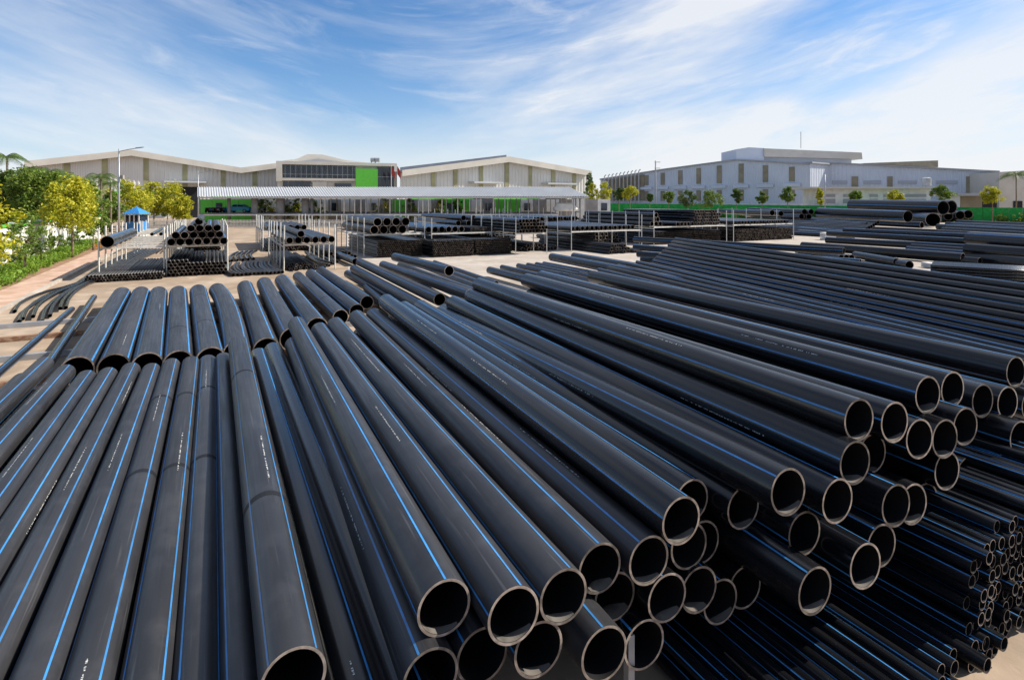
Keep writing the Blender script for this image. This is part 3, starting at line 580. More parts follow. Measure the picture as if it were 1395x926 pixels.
# ================================================================== BUILDINGS
def ribwall(A, B, topf, zb, rib, m, name, parent, inv, depth=.12):
    A, B = Vector(A), Vector(B); d = B-A; L = d.length; d.normalize(); nrm = Vector((d.y, -d.x, 0)); n = max(2, int(L/rib)); mb = MB(); pr = []
    for k in range(n):
        for f, o in ((0, 0), (.55, 0), (.62, depth), (.93, depth)): pr.append(((k+f)/n, o))
    pr.append((1, 0))
    for (a, o), (b, q) in zip(pr, pr[1:]):
        p, r = A+d*L*a+nrm*o+inv, A+d*L*b+nrm*q+inv
        za, zc = topf(a), topf(b)
        mb.quad((p.x, p.y, zb), (r.x, r.y, zb), (r.x, r.y, zc), (p.x, p.y, za))
    return mb.build(name, m, parent)
def lerpf(pts):
    def f(t):
        for (a, za), (b, zb) in zip(pts, pts[1:]):
            if t <= b: return za+(zb-za)*(t-a)/(b-a)
        return pts[-1][1]
    return f
def zat(y, Y): return H-(y-HY)/F*Y
def slab(mb, A, B, za, zb, ov, th, nrm, back, mi=0):     # sloping roof piece over a facade edge A-B
    p = [A+nrm*ov, B+nrm*ov, B-nrm*back, A-nrm*back]
    zs = [za, zb, zb, za]
    mb.hexa([Vector((q.x, q.y, z-th)) for q, z in zip(p, zs)]+[Vector((q.x, q.y, z)) for q, z in zip(p, zs)], mi)
def factory(name, label, x0, x1, Y0, Y1, prof, strips, awnings, doors, back=60, mstrip=M_lite):
    # prof: roofline as photo pixels, carried onto the facade line from depth Y0 to depth Y1
    A, B = at(x0, HY, Y0), at(x1, HY, Y1); A.z = B.z = 0
    def tx(x): k = (x-CX)/F; return (A.x-k*A.y)/((A.x-k*A.y)-(B.x-k*B.y))
    o = empty(name, (A+B)/2, label, 'building'); inv = -o.location; d = (B-A).normalized(); nrm = Vector((d.y, -d.x, 0))
    P = lambda x: A.lerp(B, tx(x))
    pts = [(tx(x), zat(y, P(x).y)) for x, y in prof]
    ribwall(A, B, lerpf([(t, z-.5) for t, z in pts]), 1.6, .95, M_wall, 'wall', o, inv)
    mb = MB(); mb.box((A+B)/2+inv-nrm*.1+Vector((0, 0, .8)), ((B-A).length, .6, 1.6), d); mb.build('plinth', M_stucco, o)
    for (ta, za), (tb, zb) in zip(pts, pts[1:]):
        p, q = A.lerp(B, ta)+inv, A.lerp(B, tb)+inv
        mb = MB(); slab(mb, p, q, za, zb, 1.6, .35, nrm, back); rf = mb.build('roof', M_roofg, o)
        mb = MB(); c = [p+nrm*1.78, q+nrm*1.78, q+nrm*1.62, p+nrm*1.62]; zs = [za, zb, zb, za]
        mb.hexa([Vector((v.x, v.y, z-1.35)) for v, z in zip(c, zs)]+[Vector((v.x, v.y, z+.12)) for v, z in zip(c, zs)]); mb.build('fascia', M_trim, rf)
    f = lerpf(pts)
    for x in strips:
        t = tx(x); p = P(x)+inv+nrm*.16; mb = MB(); zt = f(t)-1.3; mb.box((p.x, p.y, (zt+5.2)/2), (1.15, .12, zt-5.2), d); mb.build('light_strip', mstrip, o)
    for xa, xb, y in awnings:
        p, q = P(xa), P(xb); mb = MB(); z = zat(y, p.y); c = (p+q)/2+inv; L = (q-p).length
        mb.box(c+nrm*1.9+Vector((0, 0, z)), (L, 3.6, .45), d); mb.build('awning', M_roof, o)
        mb = MB(); mb.box(c+nrm*.22+Vector((0, 0, z/2-.6)), (L*.68, .14, z-1.2), d); mb.build('door', M_dark, o)
    for xa, xb, ya, yb in doors:
        p, q = P(xa), P(xb); za, zb = zat(ya, p.y), zat(yb, p.y); c = (p+q)/2+inv+nrm*.15; mb = MB(); mb.box(c+Vector((0, 0, (za+zb)/2)), ((q-p).length, .1, za-zb), d); mb.build('green_band', M_green, o)
    return o
factory('factory_hall', 'long grey factory hall with two low gables behind the trees at the left', 36, 386, 132, 158, [(36, 221), (180, 205.5), (328, 229.5), (386, 222)], [91, 143, 199, 252, 304, 347], [(225, 281, 248)], [(130, 212, 260, 268), (290, 380, 260, 270)])
factory('factory_hall', 'grey factory hall with one low gable right of the office building', 545, 801, 136, 162, [(545, 233), (690, 214.5), (801, 234)], [590, 620, 655, 690, 722, 753, 782], [(638, 677, 249), (737, 776, 250.5)], [(560, 735, 262, 274)])
mb = MB(); a = at(545, 229.5, 165); b = at(690, 212.5, 165)
mb.hexa([Vector((a.x, 165, a.z-1.2)), Vector((b.x, 165, b.z-1.2)), Vector((b.x, 172, b.z-1.2)), Vector((a.x, 172, a.z-1.2)), Vector((a.x, 165, a.z+.3)), Vector((b.x, 165, b.z+.3)), Vector((b.x, 172, b.z+.3)), Vector((a.x, 172, a.z+.3))])
ob = mb.build('roof_ridge_vent', M_roofg); tag(ob, 'dark sloping ridge vent on the roof right of the office', 'roof vent')
# office
Yo = 138
def rect(xa, ya, xb, yb, Y, dep, mb, inv, off=0):
    p, q = at(xa, ya, Y), at(xb, yb, Y); c = (p+q)/2+inv; mb.box((c.x, c.y+dep/2-off, c.z), (abs(q.x-p.x), dep, abs(p.z-q.z)))
oc = empty('office_building', at(464, HY, Yo)*1, 'pale office block with a glazed upper floor and a bright green panel', 'building'); oc.location.z = 0; inv = -oc.location; oc.rotation_euler.z = .32
def part(name, m, par, xa, ya, xb, yb, dep=.3, off=0, Y=Yo):
    mb = MB(); rect(xa, ya, xb, yb, Y, dep, mb, inv, off); return mb.build(name, m, par)
part('wall', M_stucco, oc, 384, 222.5, 537, 298, 14, -.6)
part('frame_top', M_trim, oc, 383, 221.5, 539, 225.6, 2, 1.0); part('frame_side', M_trim, oc, 383, 225.6, 390.3, 248, 2, 1.0); part('frame_side', M_trim, oc, 535.4, 225.6, 539, 298, 2, 1.0)
part('frame_sill', M_trim, oc, 390.3, 243.6, 483.4, 246.8, 2, 1.0)
for k in range(14):
    x = 390.6+k*6.62; pn = part('window', M_glass, oc, x, 226, x+6.2, 243.4, .3, -.1)
    part('mullion', M_gray, pn, x+2.9, 226, x+3.3, 243.4, .2, .15); part('transom', M_gray, pn, x, 238, x+6.2, 238.5, .2, .13)
for k in range(5): part('window', M_glass, oc, 391+k*7, 247.6, 397.4+k*7, 258, .3, .8)
part('wall_panel', M_trim, oc, 428, 248, 446, 262, .5, .8); part('window', M_glass, oc, 456, 250, 478, 258, .3, .8)
part('green_panel', M_green, oc, 483.5, 230, 512.5, 256, .6, 2.0)
for k in range(4): pn = part('window', M_glass, oc, 512.8+k*5.6, 227, 518+k*5.6, 258, .3, .2); part('transom', M_gray, pn, 512.8+k*5.6, 240, 518+k*5.6, 240.8, .2, .35)
mb = MB(); pr = [(400, 222), (424, 218), (437, 211.5), (456, 211.5), (485, 218), (522, 222)]
fr = [at(x, y, Yo+9)+inv for x, y in pr]; bk = [p+Vector((0, 30, 0)) for p in fr]
for k in range(len(pr)-1): mb.quad(fr[k], fr[k+1], bk[k+1], bk[k])
mb.poly(fr[::-1]); mb.build('arched_roof', M_trim, oc)
mb = MB(); g = [at(x, y, Yo+8.8)+inv for x, y in [(424, 222), (450, 217.6), (487, 222)]]; mb.poly(g[::-1]); mb.build('gable_recess', M_roofg, oc)
for k, (x, y) in enumerate([(508.5, 222), (514, 222)]):
    p = at(x, y, Yo+3); o = empty('water_tank', p, 'small steel water tank on the office roof, %s one' % ('left' if k == 0 else 'right'), 'tank', 'tanks on the office roof')
    mb = MB(); mb.tube([(-.6, 0, .75), (.6, 0, .75)], .52, 12); mb.build('barrel', M_gray, o, smooth=False)
    for e in (-.45, .45): mb = MB(); mb.box((e, 0, .15), (.08, .7, .3)); mb.build('leg', M_gray, o)
for k, (x, c) in enumerate([(533, M_red), (541, M_red)]):
    p = at(x, HY, 132); p.z = 0; o = empty('flag_pole', p, 'flag pole with a drooping red flag, %s of the pair by the office' % ('left' if k == 0 else 'right'), 'flag', 'flag poles by the office')
    mb = MB(); zt = zat(225, 132); mb.tube([(0, 0, 0), (0, 0, zt)], .06, 8); mb.build('pole', M_white, o)
    mb = MB()
    for q in range(4): mb.quad((.05+q*.2, -.05*(q % 2), zt-.2-q*.35), (.25+q*.2, -.05*((q+1) % 2), zt-.5-q*.35), (.25+q*.2, -.05*((q+1) % 2), zt-2.4-q*.3), (.05+q*.2, -.05*(q % 2), zt-2.1-q*.3))
    mb.build('flag', c, o)
# ------------------------------------------------------------------ canopy with a raised deck
Yc = 95; cn = empty('parking_canopy', (-20, 98, 0), 'long open canopy with a white ribbed roof and grey columns', 'canopy'); inv = -cn.location
xl, xr = at(269, HY, Yc).x, at(803, HY, Yc).x; ze = zat(268.2, Yc); zr = zat(255.3, 103); xr2 = at(774, HY, 103).x; yr = 103; xl2 = at(269, HY, 103).x
mb = MB(); n = 150
for k in range(n):
    for f0, f1, o0, o1 in ((0, .5, 0, 0), (.5, .58, 0, .10), (.58, .92, .10, .10), (.92, 1, .10, 0)):
        a, b = (k+f0)/n, (k+f1)/n
        def pt(t, top, o):
            x = xl+(xr-xl)*t
            if not top: return Vector((x, Yc, ze+o))+inv
            return Vector((xl2+(xr2-xl2)*t, yr, zr+o))+inv
        mb.quad(pt(a, 0, o0), pt(b, 0, o1), pt(b, 1, o1), pt(a, 1, o0))
mb.build('roof', M_roof, cn)
mb = MB(); mb.poly([Vector((xr, Yc, ze))+inv, Vector((xr, 111, ze))+inv, Vector((xr2, yr, zr))+inv]); mb.poly([Vector((xl, 111, ze))+inv, Vector((xl, 111, ze-.0))+inv+Vector((xr-xl, 0, 0)), Vector((xr2, yr, zr))+inv, Vector((xl2, yr, zr))+inv][::1]); mb.build('roof_back', M_roof, cn)
mb = MB(); mb.box(Vector(((xl+xr)/2, Yc+.1, ze-.16))+inv, (xr-xl, .12, .22)); mb.build('eave_beam', M_trim, cn)
for x, wpx in ((312, 4.5), (347, 9), (382, 11), (416, 10), (425, 4)):
    p = at(x, HY, Yc+2); mb = MB(); mb.tube([Vector((p.x, p.y, 0))+inv, Vector((p.x, p.y, ze))+inv], wpx/2/F*Yc, 16); mb.build('column', M_cement, cn, smooth=True)
for k in range(48):
    x = 272 if k == 0 else 436+(k-1)*7.85+R.uniform(-1.5, 1.5)
    p = at(x, HY, Yc+R.choice((.5, 4, 9))); mb = MB(); mb.bar(Vector((p.x, p.y, 0))+inv, Vector((p.x, p.y, ze))+inv, .16); mb.build('post', M_trim if k % 3 else M_gray, cn)
xd = at(760, HY, Yc).x
mb = MB(); mb.box(Vector(((xl+xd)/2, 103, 2.0))+inv, (xd-xl, 15, .35)); mb.build('deck', M_cement, cn)
mb = MB(); mb.bar(Vector((xl, Yc+.2, 1.9))+inv, Vector((xd, Yc+.2, 1.9))+inv, .14, .22); mb.build('rail', M_white, cn)
# wall behind the canopy, green and white
mb = MB(); gw = empty('boundary_wall', (-20, 113, 0), 'green and white wall seen below the canopy roof', 'wall')
for k in range(32):
    x0_ = -62+k*2.55; g = k < 4 or k in (15, 19, 20, 23, 24)
    mb = MB(); mb.box((x0_+1.25+20, 0, 2.3), (2.5, .2, 4.6)); mb.build('panel', M_green if g else (M_stucco if k % 2 else M_cement), gw)
    if k % 3 == 1: mb = MB(); mb.box((x0_+1.25+20, -.16, 3.1), (1.2, .1, 1.5)); mb.build('window', M_glass, gw)
# parked car and scooters
def car(loc, rz, label):
    o = empty('parked_car', loc, label, 'car'); o.rotation_euler = (0, 0, rz)
    pr = [(-2.1, .35), (-2.15, .75), (-1.9, .95), (-1.35, 1.02), (-.7, 1.45), (.65, 1.47), (1.25, 1.05), (1.95, .9), (2.15, .65), (2.1, .35)]
    mb = MB(); w2 = .85
    def yw(z): return w2 if z < 1.0 else w2-.14*(z-1.0)/.45
    A = [Vector((x, -yw(z), z)) for x, z in pr]; B = [Vector((x, yw(z), z)) for x, z in pr]
    mb.poly(A); mb.poly(B[::-1])
    for k in range(len(pr)): j = (k+1) % len(pr); mb.quad(A[j], A[k], B[k], B[j])
    mb.build('body', M_carblue, o)
    for a, b, c, d in (((-1.2, 1.04), (-.68, 1.4), (-.05, 1.41), (-.05, 1.04)), ((.02, 1.04), (.02, 1.41), (.6, 1.41), (1.1, 1.06))):
        for sy in (-1, 1):
            mb = MB(); mb.poly([Vector((x, sy*(yw(z)+.006), z)) for x, z in (a, b, c, d)][::sy]); mb.build('side_window', M_glass, o)
    for x in (-1.3, 1.32):
        for sy in (-1, 1):
            mb = MB(); mb.tube([(x, sy*.87, .33), (x, sy*.66, .33)], .33, 16); wh = mb.build('wheel', M_dark, o); mb = MB(); mb.tube([(x, sy*.885, .33), (x, sy*.86, .33)], .2, 12); mb.build('rim', M_gray, wh)
    for sy in (-.6, .6): mb = MB(); mb.box((2.1, sy, .72), (.12, .3, .14)); mb.build('headlight', M_roof, o)
    return o
M_carblue = mat('light_blue_paint', (.05, .45, .75), .25, .6, var=.03)
M_carwhite = mat('silver_paint', (.5, .5, .52), .25, .6, var=.03)
p = at(326, HY, 101); car((p.x, 101, 2.18), math.pi, 'bright blue hatchback parked on the deck under the canopy')
def scooter(loc, rz, label, m):
    o = empty('parked_scooter', loc, label, 'scooter', 'scooters parked under the canopy'); o.rotation_euler = (0, 0, rz)
    mb = MB(); mb.tube([(-.55, 0, .55), (-.1, 0, .5), (.15, 0, .3), (.5, 0, .35), (.62, 0, .9)], [.2, .2, .1, .12, .06], 8); mb.build('body', m, o, smooth=True)
    mb = MB(); mb.tube([(-.6, 0, .78), (.05, 0, .74)], [.12, .13], 8); mb.build('seat', M_dark, o)
    for x in (-.55, .66): mb = MB(); mb.tube([(x, -.05, .27), (x, .05, .27)], .27, 14); mb.build('wheel', M_dark, o)
    mb = MB(); mb.tube([(.6, -.33, 1.02), (.58, 0, .95), (.6, .33, 1.02)], .025, 6); mb.build('handlebar', M_gray, o)
for k in range(13):
    x = 284+k*2.35 if k < 11 else 357+(k-11)*3; p = at(x, HY, 100)
    scooter((p.x, 100+R.uniform(-.4, .4), 2.18), 1.6+R.uniform(-.3, .3), 'parked scooter on the canopy deck, %s from the left' % ORD[k], (M_dark, M_red, M_blue, M_carwhite)[k % 4])
# picket fence before the deck
def picket(A, B, label, n, h):
    A, B = Vector(A), Vector(B); o = empty('picket_fence', A, label, 'fence', 'white picket fences'); d = B-A
    for k in range(n):
        p = d*k/(n-1); mb = MB(); mb.bar(p, p+Vector((0, 0, h)), .09, .05) if 0 else mb.box(p+Vector((0, 0, h/2)), (.10, .04, h), d); mb.build('picket', M_white, o)
    for z in (.35, h-.3): mb = MB(); mb.bar(Vector((0, .05, z)), d+Vector((0, .05, z)), .04, .09); mb.build('rail', M_white, o)
picket(at(298, HY, 90)*1-Vector((0, 0, H)), at(492, HY, 90)-Vector((0, 0, H)), 'white picket fence in front of the canopy deck', 100, 1.25)
picket(at(178, HY, 84)-Vector((0, 0, H)), at(262, HY, 84)-Vector((0, 0, H)), 'white picket fence beside the blue-roofed kiosk', 46, 1.5)
picket(us(-5.8, 58), us(-5.6, 74), 'white picket fence running away behind the left rack', 60, 1.2)
# kiosk
Yk = 78; k0 = at(186, HY, Yk); k0.z = 0; ko = empty('guard_kiosk', k0, 'small white and blue kiosk with a pointed blue roof', 'kiosk'); ko.scale = (.66, .66, .95)
mb = MB(); mb.box((0, 0, .75), (3.0, 3.0, 1.5)); mb.build('blue_wall', M_blue, ko)
for sx in (-1.4, -.45, .45, 1.4):
    for sy in (-1.45, 1.45): mb = MB(); mb.box((sx, sy, 2.0), (.22, .14, 1.0+.6)); mb.build('post', M_stucco, ko)
mb = MB(); mb.box((0, 0, 1.95), (2.7, 2.7, .9)); mb.build('glazing', M_glass, ko)
mb = MB(); zz0 = 2.55
for k in range(4):
    a = [(-1.9, -1.9), (1.9, -1.9), (1.9, 1.9), (-1.9, 1.9)]; p, q = a[k], a[(k+1) % 4]; mb.poly([(p[0], p[1], zz0), (q[0], q[1], zz0), (0, 0, 3.65)])
mb.poly([(-1.9, -1.9, zz0), (-1.9, 1.9, zz0), (1.9, 1.9, zz0), (1.9, -1.9, zz0)]); rf = mb.build('roof', M_blue, ko)
for e in range(9): mb = MB(); x = -1.6+e*.4; t = 1-abs(x)/1.9; mb.bar((x, -1.9, zz0+.03), (x, -1.9+1.9*t, zz0+.03+1.1*t), .05); mb.build('roof_rib', M_blue, rf)
# lamp posts
def lamp(x, Y, ytop, label, camera=True):
    p = at(x, HY, Y); p.z = 0; o = empty('lamp_post', p, label, 'lamp post', 'lamp posts'); zt = zat(ytop, Y)
    mb = MB(); mb.tube([(0, 0, 0), (0, 0, zt*.5), (0, 0, zt)], [.13, .1, .07], 10); mb.build('pole', M_gray, o, smooth=True)
    mb = MB(); mb.tube([(0, 0, zt-.3), (1.2, 0, zt-.05), (2.2, 0, zt+.1)], .045, 8); mb.build('arm', M_gray, o)
    mb = MB(); mb.hexa([Vector(v) for v in ((2.0, -.15, zt+.04), (2.9, -.1, zt+.16), (2.9, .1, zt+.16), (2.0, .15, zt+.04), (2.0, -.13, zt+.16), (2.9, -.08, zt+.24), (2.9, .08, zt+.24), (2.0, .13, zt+.16))]); mb.build('lamp_head', M_gray, o)
    if camera: mb = MB(); mb.box((.45, -.1, zt*.68), (.35, .3, .42)); mb.bar((0, 0, zt*.68), (.4, 0, zt*.68), .06); mb.build('floodlight', M_cement, o)
lamp(162, 66, 203, 'tall grey lamp post with one arm and a floodlight before the left hall')
lamp(270, 118, 234, 'slim grey lamp post at the left end of the canopy', False)
lamp(1124, 120, 238, 'grey lamp post before the blue-grey hall at the right', False)
# ------------------------------------------------------------------ right complex
rc = empty('factory_complex', (95, 160, 0), 'pale blue-grey factory complex with tall strips behind the green fence', 'building'); inv = -rc.location
def gp(x, Y): p = at(x, HY, Y); p.z = 0; return p
A, B = gp(818, 205), gp(1104, 150)
def yY(t): return A.lerp(B, t).y
roof = [(818, 244.5), (905, 231), (1003, 218), (1104, 224)]
def tof(x):   # pixel x -> parameter along A-B
    k = (x-CX)/F; return (A.x-k*A.y)/((A.x-k*A.y)-(B.x-k*B.y))
pts = [(tof(x), zat(y, yY(tof(x)))) for x, y in roof]; fz = lerpf(pts)
ribwall(A, B, lambda t: fz(t), 3.6, .9, M_wall2, 'wall', rc, inv, .08)
mb = MB(); d = (B-A).normalized(); nr = Vector((d.y, -d.x, 0)); mb.box((A+B)/2+inv+Vector((0, 0, 1.8))-nr*.3, ((B-A).length, .7, 3.6), d); mb.build('plinth', M_stucco, rc)
mb = MB()
for (ta, za), (tb, zb) in zip(pts, pts[1:]):
    mb = MB(); slab(mb, A.lerp(B, ta)+inv, A.lerp(B, tb)+inv, za+.25, zb+.25, .5, .45, nr, 55); mb.build('roof', M_roofg, rc)
for x in (881, 903, 927, 952, 980, 1010, 1043, 1079):
    t = tof(x); p = A.lerp(B, t)+inv+nr*.14; zt = fz(t)-1; zm = 9.0
    mb = MB(); mb.box((p.x, p.y, (zt+zm+.6)/2), (1.5, .14, zt-zm-.6), d); mb.build('light_strip', M_lite2, rc)
    mb = MB(); mb.box((p.x, p.y, 6.0), (1.5, .14, 3.2), d); mb.build('light_strip', M_lite2, rc)
    mb = MB(); q = p+nr*.25; mb.box((q.x, q.y, zm-.4), (4.6, .5, .9), d); mb.build('louvre', M_wall2, rc)
    mb = MB(); q = A.lerp(B, t)+inv+nr*.1+d*2; mb.box((q.x, q.y, 1.9), (2.4, .14, 1.7), d); mb.build('window', M_dark, rc)
for k in range(10):
    x = 826+k*5.2; t = tof(x); p = A.lerp(B, t)+inv+nr*1.0; zt = fz(t)
    mb = MB(); mb.tube([(p.x, p.y, 3.4), (p.x, p.y, zt+.7), (p.x+.5, p.y-.3, zt+1.3)], .2, 8); mb.build('vent_stack', M_roof, rc)
    mb = MB(); q = A.lerp(B, tof(x+2.6))+inv+nr*.12; mb.box((q.x, q.y, (zt+4)/2), (1.5, .14, zt-5), d); mb.build('light_strip', M_lite2, rc)
C0, C1, E1 = gp(1104, 150), gp(1129, 156), gp(1361, 139)
ribwall(C0, C1, lambda t: zat(223.5, 152), 0, .9, M_wall2, 'return_wall', rc, inv, .08)
zc0, zc1 = zat(222.5, 156), zat(234.5, 139)
ribwall(C1, E1, lambda t: zc0+(zc1-zc0)*t, 0, .9, M_wall2, 'front_wall', rc, inv, .08)
d2 = (E1-C1).normalized(); n2 = Vector((d2.y, -d2.x, 0))
mb = MB(); slab(mb, C1+inv, E1+inv, zc0+.3, zc1+.3, .7, .4, n2, 50); mb.build('roof', M_roofg, rc)
mb = MB(); slab(mb, C0+inv, C1+inv, zat(222.3, 152)+.2, zat(222.3, 152)+.2, .7, .4, Vector((.2, -1, 0)).normalized(), 10); mb.build('roof', M_roofg, rc)
def onw(x): k = (x-CX)/F; t = (C1.x-k*C1.y)/((C1.x-k*C1.y)-(E1.x-k*E1.y)); return C1.lerp(E1, t)
def wpanel(name, m, xa, xb, ya, yb, off=.14, dep=.14):
    p, q = onw(xa), onw(xb); c = (p+q)/2; za, zb = zat(ya, c.y), zat(yb, c.y); c = c+inv+n2*off; mb = MB(); mb.box((c.x, c.y, (za+zb)/2), ((q-p).length, dep, abs(za-zb)), d2); return mb.build(name, m, rc)
for xa, xb in ((1134, 1154), (1177, 1200), (1224, 1249), (1276, 1304), (1335, 1357)):
    lv = wpanel('louvre', M_roofg, xa, xb, 246, 251)
    for q in range(4): wpanel('slat', M_wall2, xa+.3, xb-.3, 246.4+q*1.2, 246.9+q*1.2, .24, .08).parent = lv
for xa, xb, yb in ((1160, 1169, 255), (1208.5, 1216, 255), (1316, 1325, 263)): wpanel('light_strip', M_lite2, xa, xb, 240.5, yb)
# roof monitor
def prism(name, m, par, pts, Y, dep):
    mb = MB(); fr = [at(x, y, Y)+inv for x, y in pts]; bk = [p+Vector((0, dep, 0)) for p in fr]
    mb.poly(fr[::-1]); mb.poly(bk)
    for k in range(len(pts)): j = (k+1) % len(pts); mb.quad(fr[k], fr[j], bk[j], bk[k])
    return mb.build(name, m, par)
prism('roof_monitor_end', M_wall2, rc, [(1003, 223), (1003, 203.5), (1020, 200.8), (1041, 202), (1041, 223)], 168, 12)
prism('roof_monitor', M_trim, rc, [(1041.2, 213.6), (1041.2, 202.2), (1174, 208), (1175, 217)], 167.5, 14)
prism('roof_monitor_base', M_wall2, rc, [(1041.2, 225), (1041.2, 213.8), (1160, 216.5), (1160, 226)], 169, 10)
prism('roof_ridge', M_lite2, rc, [(1178, 223), (1178, 222.4), (1278, 218.6), (1278, 228)], 160, 6)
mb = MB(); p = at(1091, 202, 172)+inv; mb.bar(p, p+Vector((0, 0, 5.0)), .12); mb.build('antenna', M_cement, rc)
prism('concrete_block', M_trim, rc, [(1361, 300), (1361, 234.5), (1420, 231), (1420, 300)], 133, 20)
for x in (1381, 1402): prism('window', M_dark, rc, [(x, 284), (x, 274), (x+12, 274), (x+12, 284)], 132.8, .1)
# annex
an = empty('annex_building', gp(1200, 126), 'low white annex with grey windows before the blue-grey hall', 'building'); inv = -an.location
prism('wall', M_stucco, an, [(1122, 301), (1122, 257), (1268, 257), (1268, 301)], 126, 9)
prism('roof_slab', M_trim, an, [(1106, 257.2), (1106, 254.6), (1278, 254.6), (1278, 257.2)], 124.6, 11)
for xa, xb in ((1124, 1138), (1149, 1160), (1185, 1196), (1204, 1216), (1234, 1262)):
    for ya, yb in ((264.5, 268.5), (271, 277)): prism('window', M_roofg, an, [(xa, yb), (xa, ya), (xb, ya), (xb, yb)], 125.9, .1)
tk = empty('water_tank', at(1262, 254.6, 128), 'silver upright water tank on the annex roof', 'tank')
mb = MB(); mb.tube([(0, 0, .2), (0, 0, 1.9), (0, 0, 2.1)], [.95, .95, .4], 18); mb.build('barrel', M_gray, tk)
for a in range(4): mb = MB(); mb.box((.7*math.cos(a*1.571+.8), .7*math.sin(a*1.571+.8), .1), (.1, .1, .22)); mb.build('leg', M_gray, tk)
sh = empty('open_shed', gp(1320, 128), 'small open shed with a blue-grey roof beside the annex', 'shed'); inv = -sh.location
prism('roof', M_roofg, sh, [(1277, 267), (1277, 263.5), (1360, 263), (1360, 266.5)], 127, 7)
prism('wall', M_wall2, sh, [(1280, 300), (1280, 267.2), (1308, 267.2), (1308, 300)], 129, .4); prism('doorway', M_lite2, sh, [(1309, 300), (1309, 267.2), (1338, 267.2), (1338, 300)], 131, .3); prism('doorway', M_dark, sh, [(1338.3, 300), (1338.3, 267.2), (1358, 267.2), (1358, 300)], 131, .3)
# green fence on the right
gf = empty('green_fence', gp(1100, 122), 'long bright green sheet fence behind the yard at the right', 'fence'); inv = -gf.location
GA, GB = gp(806, 150), gp(1450, 108)
n = 46
for k in range(n):
    p, q = GA.lerp(GB, k/n)+inv, GA.lerp(GB, (k+.985)/n)+inv; dd = (q-p).normalized(); mb = MB(); hf = 3.7-.9*k/n; mb.box((p+q)/2+Vector((0, 0, hf/2+.05)), ((q-p).length, .06, hf), dd); mb.build('panel', M_gfence, gf)
    mb = MB(); mb.bar(p-Vector((0, .1, 0)), p+Vector((0, -.1, hf+.12)), .09); mb.build('post', M_gfence, gf)
# power pole
pp = empty('power_pole', gp(893, 150), 'tall dark power pole with cross arms before the far factory wall', 'pole'); zt = zat(219, 150)
mb = MB(); mb.tube([(0, 0, 0), (0, 0, zt)], [.24, .15], 10); mb.build('shaft', M_cement, pp, smooth=True)
for z in (zt-.4, zt-2.0): mb = MB(); mb.box((.5, 0, z), (1.5, .14, .14)); mb.build('cross_arm', M_cement, pp)
# forklift with white bags
fk = empty('forklift', gp(786, 100), 'dark forklift carrying white wrapped goods near the canopy end', 'forklift')
mb = MB(); mb.hexa([Vector(v) for v in ((-.6, -1.1, .5), (.6, -1.1, .5), (.6, 1.2, .5), (-.6, 1.2, .5), (-.6, -.8, 1.2), (.6, -.8, 1.2), (.6, 1.2, 1.3), (-.6, 1.2, 1.3))]); mb.build('body', M_dark, fk)
for x in (-.35, .35): mb = MB(); mb.box((x, -1.3, 2.9), (.14, .14, 5.4)); mb.build('mast', M_dark, fk)
for x in (-.5, .5):
    for y in (-.8, .9): mb = MB(); mb.tube([(x-.1, y, .35), (x+.1, y, .35)], .35, 12); mb.build('wheel', M_dark, fk)
mb = MB(); mb.box((0, .2, 2.3), (1.2, 1.4, .1)); mb.build('roof', M_dark, fk)
for k in range(2): mb = MB(); mb.box((-.55+k*1.1, -1.3, 5.0), (.9, .7, .8)); mb.build('counterweight_box', M_dark, fk)
for k in range(3):
    p = gp(770, 97)+Vector((0, 0, 2.9+.32*k)); mb = MB(); L = 4.2-.4*k; mb.tube([p+Vector((-L/2, 0, 0)), p+Vector((-L/2+.3, 0, .02)), p+Vector((L/2-.3, 0, 0)), p+Vector((L/2, 0, -.05))], [.1, .42, .42, .1], 10)
    mb.build('wrapped_bale', M_stucco, None, 'white wrapped bale held up by the forklift, %s from below' % ORD[k], 'bale', 'white wrapped bales', smooth=True)
# ================================================================== PLANTS
def leafmesh(name, m, clumps, nleaf, size, seed, parent, inv, kind=None, **k):
    rr = random.Random(seed); V = []; Fc = []
    for (c, rad) in clumps:
        for _ in range(nleaf):
            d = Vector((rr.gauss(0, 1), rr.gauss(0, 1), rr.gauss(0, 1))).normalized(); p = Vector(c)+d*rad*rr.random()**.45+inv
            a = Vector((rr.gauss(0, 1), rr.gauss(0, 1), rr.gauss(0, .6))).normalized(); b = a.cross(Vector((rr.gauss(0, 1), rr.gauss(0, 1), rr.gauss(0, 1))).normalized())
            if b.length < .1: continue
            b.normalize(); s = size*rr.uniform(.6, 1.3); i = len(V)
            V += [tuple(p-a*s), tuple(p+b*s*.42), tuple(p+a*s), tuple(p-b*s*.42)]; Fc.append((i, i+1, i+2, i+3))
    me = bpy.data.meshes.new(name); me.from_pydata(V, [], Fc); me.update()
    return link(name, me, m, parent, kind=kind, **k)
